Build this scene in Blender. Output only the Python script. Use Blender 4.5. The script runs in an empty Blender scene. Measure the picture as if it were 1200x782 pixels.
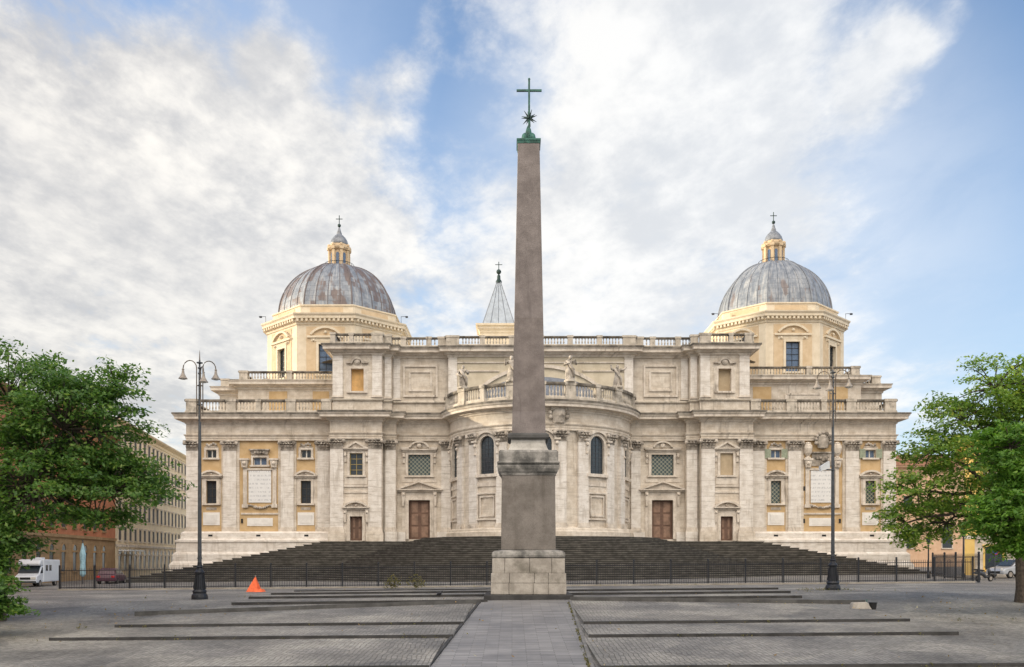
import bpy, math, random
import numpy as np
from mathutils import Vector, Matrix

R_ = math.radians
random.seed(7)
scene = bpy.context.scene
col = scene.collection

# ------------------------------------------------------------------ camera
EYE = 1.9
cam_d = bpy.data.cameras.new('camera')
cam = bpy.data.objects.new('camera', cam_d)
col.objects.link(cam)
cam.location = (0, 0, EYE)
cam.rotation_euler = (R_(90), 0, 0)
cam_d.sensor_width = 36
cam_d.lens = 36 * 1040 / 1200
cam_d.shift_y = (655 - 391) / 1200
cam_d.clip_start = 0.1
cam_d.clip_end = 6000
scene.camera = cam

# ------------------------------------------------------------------ light
SUN_EL, SUN_AZ = 8.0, -77.0          # azimuth from +Y, negative = to the left
sd = bpy.data.lights.new('sun', 'SUN')
sd.energy = 3.6
sd.angle = R_(0.53)
sd.color = (1.0, 0.85, 0.62)
sun = bpy.data.objects.new('sun', sd)
col.objects.link(sun)
sdir = Vector((math.sin(R_(SUN_AZ)) * math.cos(R_(SUN_EL)), math.cos(R_(SUN_AZ)) * math.cos(R_(SUN_EL)), math.sin(R_(SUN_EL))))
sun.rotation_euler = sdir.to_track_quat('Z', 'Y').to_euler()
sun.location = sdir * 300 + Vector((0, 60, 0))

scene.view_settings.view_transform = 'Standard'
scene.view_settings.look = 'None'
scene.view_settings.gamma = 1
scene.view_settings.use_curve_mapping = False
scene.view_settings.exposure = 0.55

# ------------------------------------------------------------------ node helpers
class NT:
    def __init__(s, tree):
        s.t = tree; s.n = tree.nodes; s.l = tree.links
    def node(s, typ, **kw):
        nd = s.n.new(typ)
        for k, v in kw.items():
            setattr(nd, k, v)
        return nd
    def put(s, sock, v):
        if hasattr(v, 'is_output'):
            s.l.new(v, sock)
        elif v is not None:
            if isinstance(v, (tuple, list)) and len(v) == 3 and sock.type == 'RGBA':
                v = (*v, 1)
            sock.default_value = v
    def math(s, op, a, b=None, c=None, clamp=False):
        nd = s.node('ShaderNodeMath', operation=op); nd.use_clamp = clamp
        s.put(nd.inputs[0], a)
        if b is not None: s.put(nd.inputs[1], b)
        if c is not None: s.put(nd.inputs[2], c)
        return nd.outputs[0]
    def vmath(s, op, a, b=None):
        nd = s.node('ShaderNodeVectorMath', operation=op)
        s.put(nd.inputs[0], a)
        if b is not None: s.put(nd.inputs[1], b)
        return nd.outputs['Value'] if op in ('DOT_PRODUCT', 'LENGTH') else nd.outputs[0]
    def mix(s, fac, a, b, blend='MIX'):
        nd = s.node('ShaderNodeMix', data_type='RGBA', blend_type=blend)
        s.put(nd.inputs[0], fac); s.put(nd.inputs[6], a); s.put(nd.inputs[7], b)
        return nd.outputs[2]
    def noise(s, vec, scale, detail=4, rough=.55, dist=0.0):
        nd = s.node('ShaderNodeTexNoise')
        s.put(nd.inputs['Vector'], vec); s.put(nd.inputs['Scale'], scale)
        s.put(nd.inputs['Detail'], detail); s.put(nd.inputs['Roughness'], rough); s.put(nd.inputs['Distortion'], dist)
        return nd.outputs['Fac']
    def ramp(s, fac, a, b, lo=0.0, hi=1.0):
        nd = s.node('ShaderNodeMapRange'); nd.clamp = True; nd.interpolation_type = 'SMOOTHSTEP'
        s.put(nd.inputs[0], fac); s.put(nd.inputs[1], a); s.put(nd.inputs[2], b); s.put(nd.inputs[3], lo); s.put(nd.inputs[4], hi)
        return nd.outputs[0]
    def xyz(s, v):
        nd = s.node('ShaderNodeSeparateXYZ'); s.put(nd.inputs[0], v); return nd.outputs
    def comb(s, x, y, z):
        nd = s.node('ShaderNodeCombineXYZ'); s.put(nd.inputs[0], x); s.put(nd.inputs[1], y); s.put(nd.inputs[2], z); return nd.outputs[0]
    def pos(s):
        return s.node('ShaderNodeNewGeometry').outputs['Position']

# ------------------------------------------------------------------ sky with clouds
def pixdir(px, py):
    return Vector((px - 600, 1040, 655 - py)).normalized()

world = bpy.data.worlds.new('World')
scene.world = world
world.use_nodes = True
world.node_tree.nodes.clear()
w = NT(world.node_tree)
out = w.node('ShaderNodeOutputWorld')
bg = w.node('ShaderNodeBackground')
bg.inputs['Strength'].default_value = 0.12
sky = w.node('ShaderNodeTexSky', sky_type='NISHITA')
sky.sun_disc = False
sky.sun_elevation = R_(SUN_EL)
sky.sun_rotation = R_(SUN_AZ)
sky.air_density = 1.0
sky.dust_density = 0.6
sky.ozone_density = 1.6
dirv = w.vmath('NORMALIZE', w.node('ShaderNodeTexCoord').outputs['Generated'])
dx, dy, dz = w.xyz(dirv)
den = w.math('ADD', w.math('MAXIMUM', dz, 0.0), 0.16)
pl = w.comb(w.math('DIVIDE', dx, den), w.math('DIVIDE', dy, den), 0.0)
rot = w.node('ShaderNodeMapping'); rot.inputs['Rotation'].default_value = (0, 0, R_(35)); rot.inputs['Scale'].default_value = (1.0, 0.72, 1)
w.put(rot.inputs['Vector'], pl)
pl2 = rot.outputs[0]
n1 = w.noise(pl2, 2.9, 10, .60, .3)
n2 = w.noise(pl2, 8.5, 8, .62, .2)
n5 = w.noise(pl2, 19.0, 5, .6, .2)
n3 = w.noise(w.vmath('ADD', pl2, (5.3, 2.1, 0)), 1.5, 5, .5)
def blob(px, py, deg, amt):
    d = w.vmath('DOT_PRODUCT', dirv, tuple(pixdir(px, py)))
    return w.math('MULTIPLY', w.ramp(d, math.cos(R_(deg)), 1.0), amt)
bias = 0.0
for (px, py, deg, amt) in ((40, 320, 24, .30), (60, 120, 10, .04), (210, 50, 9, -.05), (300, 210, 11, .15), (400, 190, 7, .06), (740, 190, 17, .15), (650, 400, 24, .13), (690, 50, 8, .09), (900, 60, 9, .10), (920, 150, 9, .08), (1040, 90, 3.5, .24),
                           (480, 50, 12, -.16), (1160, 190, 14, -.20), (560, 140, 7, -.08), (30, 10, 6, -.06), (1060, 380, 11, .10), (1085, 18, 3, .22), (540, 10, 4, .12), (460, 105, 3, .14), (320, 75, 2.5, .16), (480, 70, 2.5, .12), (250, 20, 6, -.05)):
    bias = w.math('ADD', blob(px, py, deg, amt), bias)
# extra unseen cloud added behind the camera to light the facade
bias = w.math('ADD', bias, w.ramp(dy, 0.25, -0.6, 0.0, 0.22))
cl = w.math('ADD', w.math('ADD', w.math('ADD', w.math('MULTIPLY', n1, .42), w.math('MULTIPLY', n2, .40)), w.math('MULTIPLY', n5, .18)), bias)
mask = w.ramp(cl, .48, .77)
skyc = w.mix(1.0, sky.outputs[0], (1.16, 1.42, 1.82), 'MULTIPLY')
skyc = w.mix(w.ramp(dz, 0.60, -0.02, 0.05, .50), skyc, (4.9, 5.5, 6.1))
n4 = w.noise(w.vmath('ADD', pl2, (1.7, 8.8, 0)), 3.6, 8, .62, .3)
shade = w.ramp(w.math('ADD', w.math('ADD', w.math('MULTIPLY', n3, .36), w.math('MULTIPLY', n4, .30)), w.math('ADD', w.math('MULTIPLY', n2, .20), w.math('MULTIPLY', n5, .18))), .43, .60)
band = w.math('MAXIMUM', w.math('MAXIMUM', blob(10, 290, 9, .95), blob(140, 325, 8, .9)), blob(270, 358, 6, .75))
tex = w.ramp(w.math('ADD', w.math('ADD', w.math('MULTIPLY', n4, .45), w.math('MULTIPLY', n2, .35)), w.math('MULTIPLY', n5, .2)), .36, .64)
shade = w.mix(band, shade, w.math('MULTIPLY', tex, .75))
cbright = w.mix(w.ramp(dx, -.6, .35), (6.5, 6.1, 5.45), (5.9, 5.9, 5.85))
cdark = w.mix(w.ramp(dx, -.6, .35), (3.55, 3.42, 3.3), (4.5, 4.65, 4.85))
cloud = w.mix(shade, cdark, cbright)
# added brightness in unseen clouds behind the camera, to fill the shaded facade
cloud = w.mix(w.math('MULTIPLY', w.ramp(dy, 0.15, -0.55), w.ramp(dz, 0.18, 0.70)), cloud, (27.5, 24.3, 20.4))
veil = w.math('MAXIMUM', w.math('MAXIMUM', blob(820, 310, 21, .60), blob(900, 100, 10, .25)), blob(300, 120, 14, .25))
skyc = w.mix(w.math('MULTIPLY', veil, w.ramp(n1, .30, .62, .55, 1.0)), skyc, (5.3, 5.6, 6.0))
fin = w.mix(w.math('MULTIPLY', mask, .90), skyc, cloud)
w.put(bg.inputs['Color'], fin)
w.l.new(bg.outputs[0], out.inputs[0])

# ------------------------------------------------------------------ materials
def new_mat(name):
    m = bpy.data.materials.new(name); m.use_nodes = True
    t = NT(m.node_tree)
    b = m.node_tree.nodes['Principled BSDF']
    return m, t, b

def bump(t, b, h, dist=.02, strength=.6):
    nd = t.node('ShaderNodeBump'); nd.inputs['Strength'].default_value = strength; nd.inputs['Distance'].default_value = dist
    t.put(nd.inputs['Height'], h); t.l.new(nd.outputs[0], b.inputs['Normal'])

def stone(name, c1, c2, stain=(.12, .105, .085), stain_amt=.5, course=None, rough=.85, streak=.35, s0=.55, mort=.85, bed=0, grain=0):
    m, t, b = new_mat(name)
    p = t.pos(); x, y, z = t.xyz(p)
    xx = t.math('ADD', x, t.math('MULTIPLY', y, .83))
    f = t.noise(p, 1.3, 6, .6)
    c = t.mix(t.ramp(f, .35, .65), c1, c2)
    h = t.noise(p, 14, 5, .65)
    c = t.mix(t.ramp(h, .45, .75, 0, .28), c, stain)
    if grain:
        gn_ = t.noise(p, 38, 3, .7)
        c = t.mix(t.math('MULTIPLY', t.ramp(gn_, .50, .68), grain), c, tuple(v * .45 for v in c1))
        c = t.mix(t.math('MULTIPLY', t.ramp(gn_, .46, .32), grain * .6), c, tuple(min(1, v * 1.5) for v in c2))
    if course:
        br = t.node('ShaderNodeTexBrick'); br.offset = .5
        t.put(br.inputs['Vector'], t.comb(xx, z, 0.0))
        br.inputs['Scale'].default_value = 1
        br.inputs['Brick Width'].default_value = course[0]; br.inputs['Row Height'].default_value = course[1]
        br.inputs['Mortar Size'].default_value = .012; br.inputs['Mortar Smooth'].default_value = .3
        br.inputs['Color1'].default_value = (1, 1, 1, 1); br.inputs['Color2'].default_value = (.80, .77, .72, 1); br.inputs['Mortar'].default_value = (.52, .47, .42, 1)
        c = t.mix(mort, c, br.outputs['Color'], 'MULTIPLY')
    if bed:
        bd = t.noise(t.comb(t.math('MULTIPLY', xx, .5), t.math('MULTIPLY', z, 5.0), 0.0), 1.0, 5, .65)
        c = t.mix(t.math('MULTIPLY', t.ramp(bd, .50, .70), bed), c, stain)
        dr_ = t.math('FRACT', t.math('MULTIPLY', z, .55))
        c = t.mix(t.math('MULTIPLY', t.ramp(dr_, .025, .0), .5), c, stain)
    st = t.noise(t.comb(t.math('MULTIPLY', xx, 2.6), t.math('MULTIPLY', z, .22), 1.7), 1.0, 6, .62)
    big = t.noise(p, .35, 4, .5)
    sm = t.math('MULTIPLY', t.ramp(st, .52, .74), t.ramp(big, .32, .62))
    c = t.mix(t.math('MULTIPLY', sm, streak), c, stain)
    blot = t.ramp(t.noise(t.vmath('ADD', p, (11, 3, 7)), .8, 7, .68), s0, s0 + .2)
    c = t.mix(t.math('MULTIPLY', blot, stain_amt), c, stain)
    t.put(b.inputs['Base Color'], c)
    b.inputs['Roughness'].default_value = rough
    bump(t, b, t.math('ADD', h, t.math('MULTIPLY', f, .6)), .03, .45)
    return m

def plain(name, c, rough=.6, metal=0, var=.18, scale=6):
    m, t, b = new_mat(name)
    p = t.node('ShaderNodeTexCoord').outputs['Object']
    f = t.noise(p, scale, 5, .6)
    d = tuple(v * (1 - var) for v in c); e = tuple(min(1, v * (1 + var)) for v in c)
    t.put(b.inputs['Base Color'], t.mix(t.ramp(f, .3, .7), d, e))
    b.inputs['Roughness'].default_value = rough; b.inputs['Metallic'].default_value = metal
    return m

M = {}
M['trav'] = stone('travertine', (.58, .51, .425), (.73, .665, .58), course=(1.9, .62), stain=(.19, .15, .11), stain_amt=.42, streak=.65, mort=.40, bed=.28)
M['pil'] = stone('pale_travertine', (.65, .60, .54), (.78, .74, .69), stain=(.27, .225, .175), stain_amt=.35, streak=.6, bed=.5)
M['trim'] = stone('travertine_trim', (.55, .485, .41), (.72, .655, .575), stain=(.13, .105, .08), stain_amt=.55, streak=.8)  # soot stain, deepened so its streaks also imitate moulding shadow lines
M['weath'] = stone('weathered_travertine', (.46, .41, .34), (.60, .54, .46), stain=(.10, .09, .075), stain_amt=.75, streak=.75, s0=.50)
M['lip'] = stone('lichen_dark_stone', (.13, .115, .095), (.27, .24, .20), stain=(.045, .04, .034), stain_amt=.8, streak=.5, s0=.46)
M['ochre'] = stone('ochre_stucco', (.50, .345, .175), (.58, .42, .235), stain=(.40, .29, .17), stain_amt=.35, streak=.25)
M['drump'] = stone('drum_field_stucco', (.58, .44, .28), (.65, .51, .34), stain=(.45, .33, .2), stain_amt=.35, streak=.4)
M['pcream'] = stone('pale_wall_stucco', (.54, .475, .36), (.62, .55, .43), stain=(.42, .35, .25), stain_amt=.4, streak=.5)
M['cream'] = stone('cream_stucco', (.66, .57, .43), (.74, .65, .51), stain=(.50, .37, .21), stain_amt=.3, streak=.35)
M['carved'] = stone('carved_stone', (.34, .30, .255), (.60, .54, .47), stain=(.085, .072, .058), stain_amt=.7, streak=.5, s0=.45)
M['marble'] = stone('white_marble', (.70, .68, .65), (.80, .78, .75), stain=(.5, .46, .4), stain_amt=.3, streak=.2)
M['granite'] = stone('red_granite', (.175, .150, .143), (.255, .222, .212), stain=(.105, .09, .086), stain_amt=.35, streak=.8, s0=.5, course=(60, 4.6), mort=.55, grain=.5)
M['granite2'] = stone('pedestal_granite', (.155, .138, .122), (.222, .198, .178), stain=(.10, .085, .072), stain_amt=.6, streak=.8, s0=.48, grain=.5)
M['pedcap'] = stone('stained_pedestal_marble', (.12, .115, .105), (.38, .36, .33), stain=(.05, .05, .048), stain_amt=.85, streak=.95, s0=.46)
M['pedup'] = stone('grey_streaked_marble', (.36, .34, .31), (.52, .50, .46), stain=(.10, .095, .085), stain_amt=.6, streak=.9, s0=.5)
M['pedbase'] = stone('pedestal_base_stone', (.29, .26, .225), (.46, .42, .37), stain=(.11, .10, .075), stain_amt=.7, streak=.6, s0=.5)
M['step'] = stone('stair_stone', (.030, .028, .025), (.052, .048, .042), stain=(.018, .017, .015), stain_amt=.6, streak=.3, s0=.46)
M['nose'] = stone('pale_stair_edge', (.082, .076, .066), (.165, .153, .132), stain=(.045, .042, .035), stain_amt=.55, streak=.5, s0=.43)
M['kerb'] = stone('kerb_stone', (.028, .027, .027), (.055, .053, .052), stain=(.02, .02, .015), stain_amt=.5, streak=.1)
M['kerbm'] = stone('worn_kerb_stone', (.055, .054, .053), (.10, .098, .095), stain=(.03, .03, .022), stain_amt=.5, streak=.2)
M['kerbt'] = stone('kerb_top_stone', (.13, .125, .118), (.20, .19, .18), stain=(.07, .068, .05), stain_amt=.5, streak=.1)
M['kerbl'] = stone('pale_kerb_stone', (.26, .235, .20), (.36, .33, .29), stain=(.13, .115, .07), stain_amt=.5, streak=.1)
M['glass'] = plain('dark_glass', (.035, .045, .055), .15)
M['glassb'] = plain('blue_glass', (.10, .15, .24), .12)
M['pale'] = plain('white_frame', (.62, .60, .56), .5)
M['wood'] = plain('brown_door', (.155, .088, .060), .6, var=.25, scale=1.5)
M['woodl'] = plain('worn_door_panel', (.24, .15, .105), .65, var=.3, scale=1.5)
M['green'] = plain('green_shutter', (.30, .34, .25), .6)
M['shut'] = plain('dark_shutter', (.045, .04, .035), .6)
M['bronze'] = plain('green_bronze', (.035, .115, .092), .6, .2, .5, 4)
M['bronzed'] = plain('dark_bronze', (.03, .055, .05), .5, .5, .3, 4)
M['iron'] = plain('painted_iron', (.022, .024, .030), .45, .3)
M['lampg'] = plain('lamp_pole_paint', (.075, .082, .092), .5, .4)
M['lampb'] = plain('lamp_rust_paint', (.15, .12, .095), .55, .4)
M['shade'] = plain('lamp_shade_paint', (.30, .26, .22), .5)
M['bark'] = plain('bark', (.07, .055, .042), .9, var=.4, scale=9)
M['white'] = plain('white_paint', (.68, .71, .75), .35, var=.04, scale=1)
M['rubber'] = plain('rubber', (.015, .015, .016), .8)
M['orange'] = plain('orange_plastic', (.82, .13, .03), .45)
M['gold'] = plain('gilded_bar', (.42, .32, .12), .5)
M['blind'] = stone('blind_window_stucco', (.42, .33, .22), (.50, .40, .27), stain=(.3, .23, .15), stain_amt=.4)
M['apricot'] = plain('painted_niche_glow', (.60, .37, .15), .8, var=.25, scale=.8)  # sunlight inside the upper left niche, painted as orange colour
M['plaster'] = stone('roman_plaster', (.80, .69, .50), (.87, .77, .58), stain=(.42, .33, .21), stain_amt=.4)
M['redst'] = stone('red_stucco', (.46, .17, .085), (.54, .22, .11), stain=(.33, .15, .08), stain_amt=.4)
M['tanst'] = stone('tan_rustication', (.34, .22, .11), (.42, .28, .15), stain=(.25, .17, .09), stain_amt=.5, course=(1.6, .5))
M['peach'] = stone('peach_stucco', (.66, .43, .28), (.72, .50, .34), stain=(.5, .33, .2), stain_amt=.3)
M['yellow'] = stone('yellow_stucco', (.72, .47, .13), (.78, .54, .18), stain=(.6, .38, .12), stain_amt=.3)
M['tile'] = plain('roof_tile', (.32, .15, .08), .85, var=.35, scale=3)

def lead(name, rust, lo, seed):
    m, t, b = new_mat(name)
    p = t.node('ShaderNodeTexCoord').outputs['Object']
    x, y, z = t.xyz(p)
    uv = t.node('ShaderNodeUVMap').outputs[0]
    u, v, _ = t.xyz(uv)
    br = t.node('ShaderNodeTexBrick'); br.offset = .5
    t.put(br.inputs['Vector'], t.comb(u, v, 0.0))
    br.inputs['Scale'].default_value = 1; br.inputs['Brick Width'].default_value = .125; br.inputs['Row Height'].default_value = .095
    br.inputs['Mortar Size'].default_value = .004; br.inputs['Mortar Smooth'].default_value = .2
    br.inputs['Color1'].default_value = (0, 0, 0, 1); br.inputs['Color2'].default_value = (1, 1, 1, 1); br.inputs['Mortar'].default_value = (.5, .5, .5, 1)
    f = t.noise(p, 1.2, 6, .6)
    c = t.mix(t.ramp(f, .3, .7), (.17, .195, .235), (.30, .325, .36))
    st = t.noise(t.comb(t.math('MULTIPLY', u, 18), t.math('MULTIPLY', v, 3), seed), 1.0, 5, .6)
    c = t.mix(t.ramp(st, .46, .72, 0, .75), c, (.50, .50, .49))
    k = t.math('ADD', t.math('MULTIPLY', t.noise(t.vmath('ADD', t.comb(t.math('MULTIPLY', u, 4.2), t.math('MULTIPLY', v, 2.2), seed), (0, 0, 0)), 1.0, 2, .5), 1.0), t.math('MULTIPLY', br.outputs['Color'], .16))
    k = t.math('ADD', k, t.math('MULTIPLY', t.math('SUBTRACT', st, .5), .25))
    rm = t.ramp(k, lo, lo + .11)
    c = t.mix(t.math('MULTIPLY', rm, rust), c, t.mix(st, (.10, .075, .07), (.21, .155, .14)))
    c = t.mix(t.math('MULTIPLY', br.outputs['Fac'], .25), c, (.10, .10, .11))
    t.put(b.inputs['Base Color'], c)
    b.inputs['Roughness'].default_value = .55
    b.inputs['Metallic'].default_value = .15
    bump(t, b, t.math('ADD', t.math('MULTIPLY', br.outputs['Fac'], -1), t.math('MULTIPLY', f, .5)), .05, .5)
    return m
M['leadr'] = lead('rusty_lead_sheet', .88, .555, 3.3)
M['lead'] = lead('grey_lead_sheet', .75, .68, 8.1)

M['spire'] = plain('pale_spire_lead', (.36, .41, .47), .5, .1, .15, 1.2)
M['leadcap'] = plain('grey_lead', (.21, .225, .25), .5, .15, .25, 3)

def lattice():
    m, t, b = new_mat('lattice_glazing')
    x, y, z = t.xyz(t.pos())
    a = t.math('ABSOLUTE', t.math('SUBTRACT', t.math('FRACT', t.math('MULTIPLY', t.math('ADD', x, z), 2.1)), .5))
    c = t.math('ABSOLUTE', t.math('SUBTRACT', t.math('FRACT', t.math('MULTIPLY', t.math('SUBTRACT', x, z), 2.1)), .5))
    g = t.math('MAXIMUM', a, c)
    k = t.ramp(g, .41, .45)
    f = t.noise(t.pos(), 3, 2)
    t.put(b.inputs['Base Color'], t.mix(k, t.mix(f, (.025, .05, .055), (.06, .095, .10)), (.42, .40, .30)))
    b.inputs['Roughness'].default_value = .35
    return m
M['lattice'] = lattice()

def inscribed():
    m, t, b = new_mat('inscribed_marble')
    x, y, z = t.xyz(t.pos())
    row = t.math('MULTIPLY', z, 2.1)
    rf = t.math('FRACT', row); ri = t.math('FLOOR', row)
    band = t.math('MULTIPLY', t.ramp(rf, .25, .32), t.ramp(rf, .75, .68))
    n = t.noise(t.comb(t.math('MULTIPLY', x, 9.0), t.math('MULTIPLY', ri, 7.31), t.math('MULTIPLY', rf, 1.2)), 1.0, 2, .5)
    k = t.math('MULTIPLY', band, t.ramp(n, .46, .58))
    f = t.noise(t.pos(), 1.5, 5)
    t.put(b.inputs['Base Color'], t.mix(t.math('MULTIPLY', k, .6), t.mix(f, (.66, .66, .66), (.78, .78, .77)), (.40, .41, .43)))
    b.inputs['Roughness'].default_value = .6
    return m
M['inscr'] = inscribed()

def cobble(name, c1, c2, size, joint):
    m, t, b = new_mat(name)
    p = t.pos(); x, y, z = t.xyz(p)
    wob = t.noise(p, 1.1, 3)
    vx = t.math('ADD', x, t.math('MULTIPLY', wob, .25)); vy = t.math('ADD', y, t.math('MULTIPLY', wob, .25))
    br = t.node('ShaderNodeTexBrick'); br.offset = .5
    t.put(br.inputs['Vector'], t.comb(vy, vx, 0.0))
    br.inputs['Scale'].default_value = 1; br.inputs['Brick Width'].default_value = size * 1.05; br.inputs['Row Height'].default_value = size
    br.inputs['Mortar Size'].default_value = size * .10; br.inputs['Mortar Smooth'].default_value = .6
    br.inputs['Color1'].default_value = (*c1, 1); br.inputs['Color2'].default_value = (*c2, 1); br.inputs['Mortar'].default_value = (*joint, 1)
    big = t.noise(p, .28, 6, .62)
    c = t.mix(1.0, br.outputs['Color'], t.mix(t.ramp(big, .32, .68), (.60, .59, .58), (1.28, 1.25, 1.19)), 'MULTIPLY')
    moss = t.ramp(t.noise(t.vmath('ADD', p, (4, 9, 0)), .9, 7, .7), .62, .78, 0, .3)
    c = t.mix(moss, c, (.16, .145, .09))
    pt = t.node('ShaderNodeTexVoronoi'); t.put(pt.inputs['Vector'], t.vmath('ADD', p, t.comb(t.noise(p, .6, 3), t.noise(p, .7, 2), 0.0))); pt.inputs['Scale'].default_value = .33
    px_, py_, pz_ = t.xyz(pt.outputs['Color'])
    c = t.mix(1.0, c, t.mix(px_, (.80, .80, .81), (1.16, 1.14, 1.10)), 'MULTIPLY')
    t.put(b.inputs['Base Color'], c)
    b.inputs['Roughness'].default_value = .62
    h = t.math('ADD', t.math('MULTIPLY', br.outputs['Fac'], -1.0), t.math('MULTIPLY', t.noise(p, 9, 3), .9))
    bump(t, b, h, .03, .9)
    return m
M['cobble'] = cobble('cobblestone', (.20, .195, .186), (.33, .322, .306), .125, (.135, .128, .115))
M['cobble2'] = cobble('cobblestone_bank', (.21, .205, .195), (.345, .336, .32), .145, (.13, .123, .11))

def pathmat():
    m, t, b = new_mat('path_paving')
    p = t.pos(); x, y, z = t.xyz(p)
    br = t.node('ShaderNodeTexBrick'); br.offset = .5
    t.put(br.inputs['Vector'], t.comb(x, y, 0.0))
    br.inputs['Scale'].default_value = 1; br.inputs['Brick Width'].default_value = .85; br.inputs['Row Height'].default_value = .19
    br.inputs['Mortar Size'].default_value = .012; br.inputs['Mortar Smooth'].default_value = .4
    br.inputs['Color1'].default_value = (.19, .187, .187, 1); br.inputs['Color2'].default_value = (.285, .28, .278, 1); br.inputs['Mortar'].default_value = (.13, .125, .12, 1)
    big = t.noise(p, .5, 6, .6)
    c = t.mix(1.0, br.outputs['Color'], t.mix(t.ramp(big, .3, .7), (.75, .75, .76), (1.12, 1.1, 1.08)), 'MULTIPLY')
    t.put(b.inputs['Base Color'], c)
    b.inputs['Roughness'].default_value = .55
    bump(t, b, t.math('ADD', t.math('MULTIPLY', br.outputs['Fac'], -1.0), t.math('MULTIPLY', t.noise(p, 7, 4), .7)), .02, .6)
    return m
M['path'] = pathmat()

def leafmat(name, c1, c2, c3):
    m, t, b = new_mat(name)
    g = t.node('ShaderNodeNewGeometry').outputs['Random Per Island']
    c = t.mix(t.ramp(g, 0, .6), c1, c2)
    c = t.mix(t.ramp(g, .75, 1.0), c, c3)
    f = t.noise(t.pos(), .9, 3)
    c = t.mix(t.ramp(f, .35, .65), c, t.mix(1.0, c, (1.3, 1.25, 1.1), 'MULTIPLY'))
    t.put(b.inputs['Base Color'], c)
    b.inputs['Roughness'].default_value = .5
    tr = t.node('ShaderNodeBsdfTranslucent'); t.put(tr.inputs['Color'], t.mix(1.0, c, (1.5, 1.6, .8), 'MULTIPLY'))
    mx = t.node('ShaderNodeMixShader'); mx.inputs[0].default_value = .4
    t.l.new(b.outputs[0], mx.inputs[1]); t.l.new(tr.outputs[0], mx.inputs[2])
    t.l.new(mx.outputs[0], m.node_tree.nodes['Material Output'].inputs[0])
    return m
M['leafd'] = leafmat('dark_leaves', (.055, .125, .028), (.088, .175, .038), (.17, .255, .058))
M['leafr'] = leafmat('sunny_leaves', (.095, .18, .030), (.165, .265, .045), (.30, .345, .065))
M['leafb'] = leafmat('bright_leaves', (.085, .19, .03), (.12, .24, .036), (.17, .28, .05))
M['weed'] = leafmat('weed_leaves', (.10, .11, .03), (.15, .13, .05), (.2, .16, .07))

# ------------------------------------------------------------------ mesh building
OFF = {}
class Fr:
    """wall frame: u along the wall, d outward, z up"""
    def __init__(s, ox, oy, tx, ty, nx=None, ny=None):
        l = math.hypot(tx, ty); s.ox, s.oy, s.tx, s.ty = ox, oy, tx / l, ty / l
        if nx is None: nx, ny = s.ty, -s.tx
        s.nx, s.ny = nx, ny
    def p(s, u, d, z):
        return (s.ox + s.tx * u + s.nx * d, s.oy + s.ty * u + s.ny * d, z)

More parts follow.
